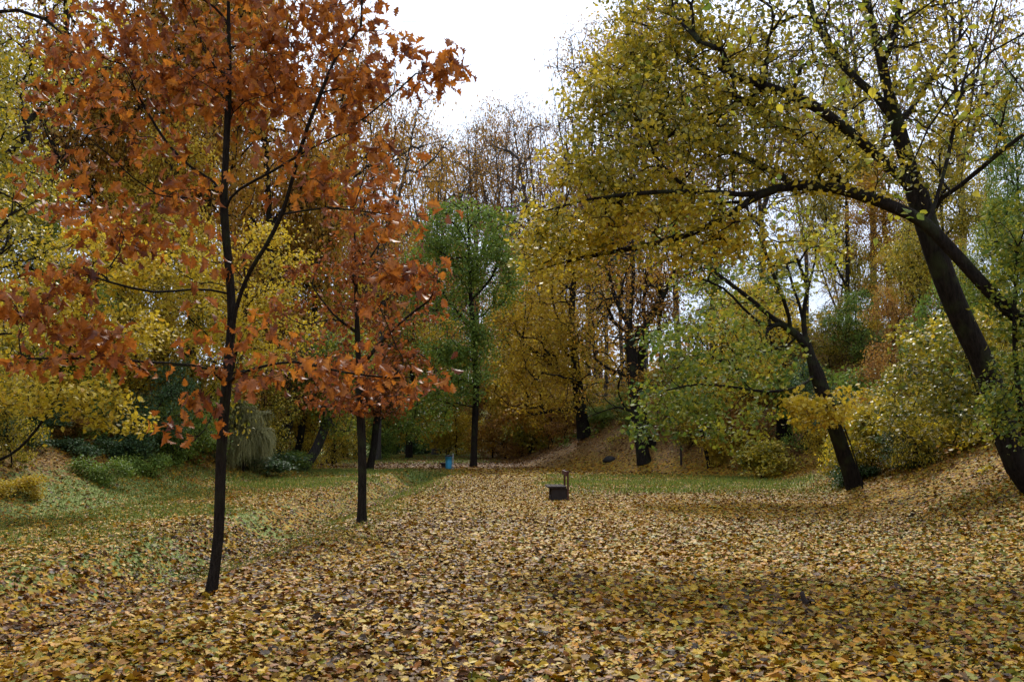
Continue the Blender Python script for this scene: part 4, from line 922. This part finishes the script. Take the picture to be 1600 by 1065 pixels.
# litter bin: blue tapering box with a dark lid and a pale side, small low seat beside it
b0 = P(701, 731, 58.5); base = np.array([b0[0], 58.5, hz(b0[0], 58.5)])
BLUE = flat_mat('blue_painted_metal', (.04, .28, .47), .4, .2, 8, .5); DARK = flat_mat('dark_metal', (.02, .02, .022), .6, .3); GREY = flat_mat('pale_metal_post', (.35, .36, .36), .5, .2)
root = empty('litter_bin', base, 'bright blue litter bin with dark lid at the far end of the path', 'litter bin')
a = Acc(); lathe(a, [(0, .02), (.17, .02), (.185, .08), (.20, .45), (.215, .72), (.222, .72), (.222, .75), (.19, .75), (.18, .3), (0, .28)]); a.build('bin_body', BLUE, root, True)
a = Acc(); lathe(a, [(.0, .86), (.12, .85), (.235, .80), (.24, .755), (.22, .752), (0, .76)]); a.build('lid', DARK, root, True)
a = Acc(); box(a, .235, .285, -.03, .03, -.1, .95, .006); a.build('post', GREY, root)
a = Acc(); box(a, .2, .236, -.05, .05, .3, .4, .005); a.build('bracket', DARK, root)
b0 = P(693, 730, 60); base = np.array([b0[0], 60, hz(b0[0], 60)])
root = empty('low_bench', base, 'low dark bench end just left of the blue litter bin', 'bench')
a = Acc(); box(a, -.25, .25, 0, 1.4, .27, .33, .01); a.build('seat', WOOD, root)
for y in (.1, 1.2):
    a = Acc(); box(a, -.15, .15, y, y+.12, -.05, .268, .01); a.build('support', CONC, root)

# small weathered stake stub in the foreground
base = onG(1247, 9.75)
root = empty('stake_stub', base, 'short dark weathered wooden stub sticking out of the foreground leaves', 'stake')
a = Acc(); Pp = np.array([[(.035, 0, -.05), (.02, 0, .03), (0, 0, .07), (-.018, 0, .13), (-.02, 0, .145)]]); tubes(a, Pp, np.array([[.035, .032, .026, .024, .004]]), 8); a.build('stub', WOOD, root, True)
root2 = tag(root)
# thin stake on the far slope
base = onG(1063, 51); a = Acc(); box(a, -.05, .05, -.05, .05, -.1, 1.0, .01)
o = a.build('wooden_stake', WOOD, None); o.location = base; tag(o, 'thin brown wooden stake upright at the foot of the right slope', 'stake')
# dark boulder at slope foot
base = onG(951, 57); a = Acc(); rng = np.random.default_rng(4); th = np.linspace(0, 2*np.pi, 14, endpoint=False)
prof = [(.01, -.1), (.3, -.05), (.33, .08), (.25, .2), (.12, .27), (.01, .28)]
V = []
for r_, z_ in prof: V += [((r_*math.cos(t))*1.15*(1+.18*math.sin(3*t+z_*9)), r_*math.sin(t)*(1+.15*math.cos(2*t)), z_*(1+.15*math.sin(2*t+1))) for t in th]
idx = np.arange(len(V)).reshape(len(prof), 14); nx = np.roll(idx, -1, 1)
L = np.stack([idx[:-1], nx[:-1], nx[1:], idx[1:]], -1).reshape(-1); a.add(V, L, np.full(len(L)//4, 4))
o = a.build('boulder', flat_mat('dark_wet_stone', (.02, .018, .016), .8, .4, 12), None, True); o.location = base; tag(o, 'small dark boulder lying at the foot of the leafy slope', 'boulder')
# power lines across the sky
for i, (y0, y1) in enumerate([(20, 28), (63, 67), (88, 92)]):
    p0 = P(-900, y0-14, 190); p1 = P(2600, y1+14, 190)
    u = np.linspace(0, 1, 30)[:, None]; pts = p0+(p1-p0)*u; pts[:, 2] -= 9*(4*u*(1-u))[:, 0]; pts[:, 2] += 7.2
    a = Acc(); tubes(a, pts[None], np.full((1, 30), .035+.01*(i == 0)), 5)
    o = a.build('power_line', flat_mat('aluminium_cable', (.3, .3, .32), .5), None, True); tag(o, ['uppermost thin power line crossing the open sky', 'middle thin power line crossing the open sky', 'lowest thin power line crossing the open sky'][i], 'power line', 'power lines in the sky')
print('verts', sum(len(m.vertices) for m in bpy.data.meshes))
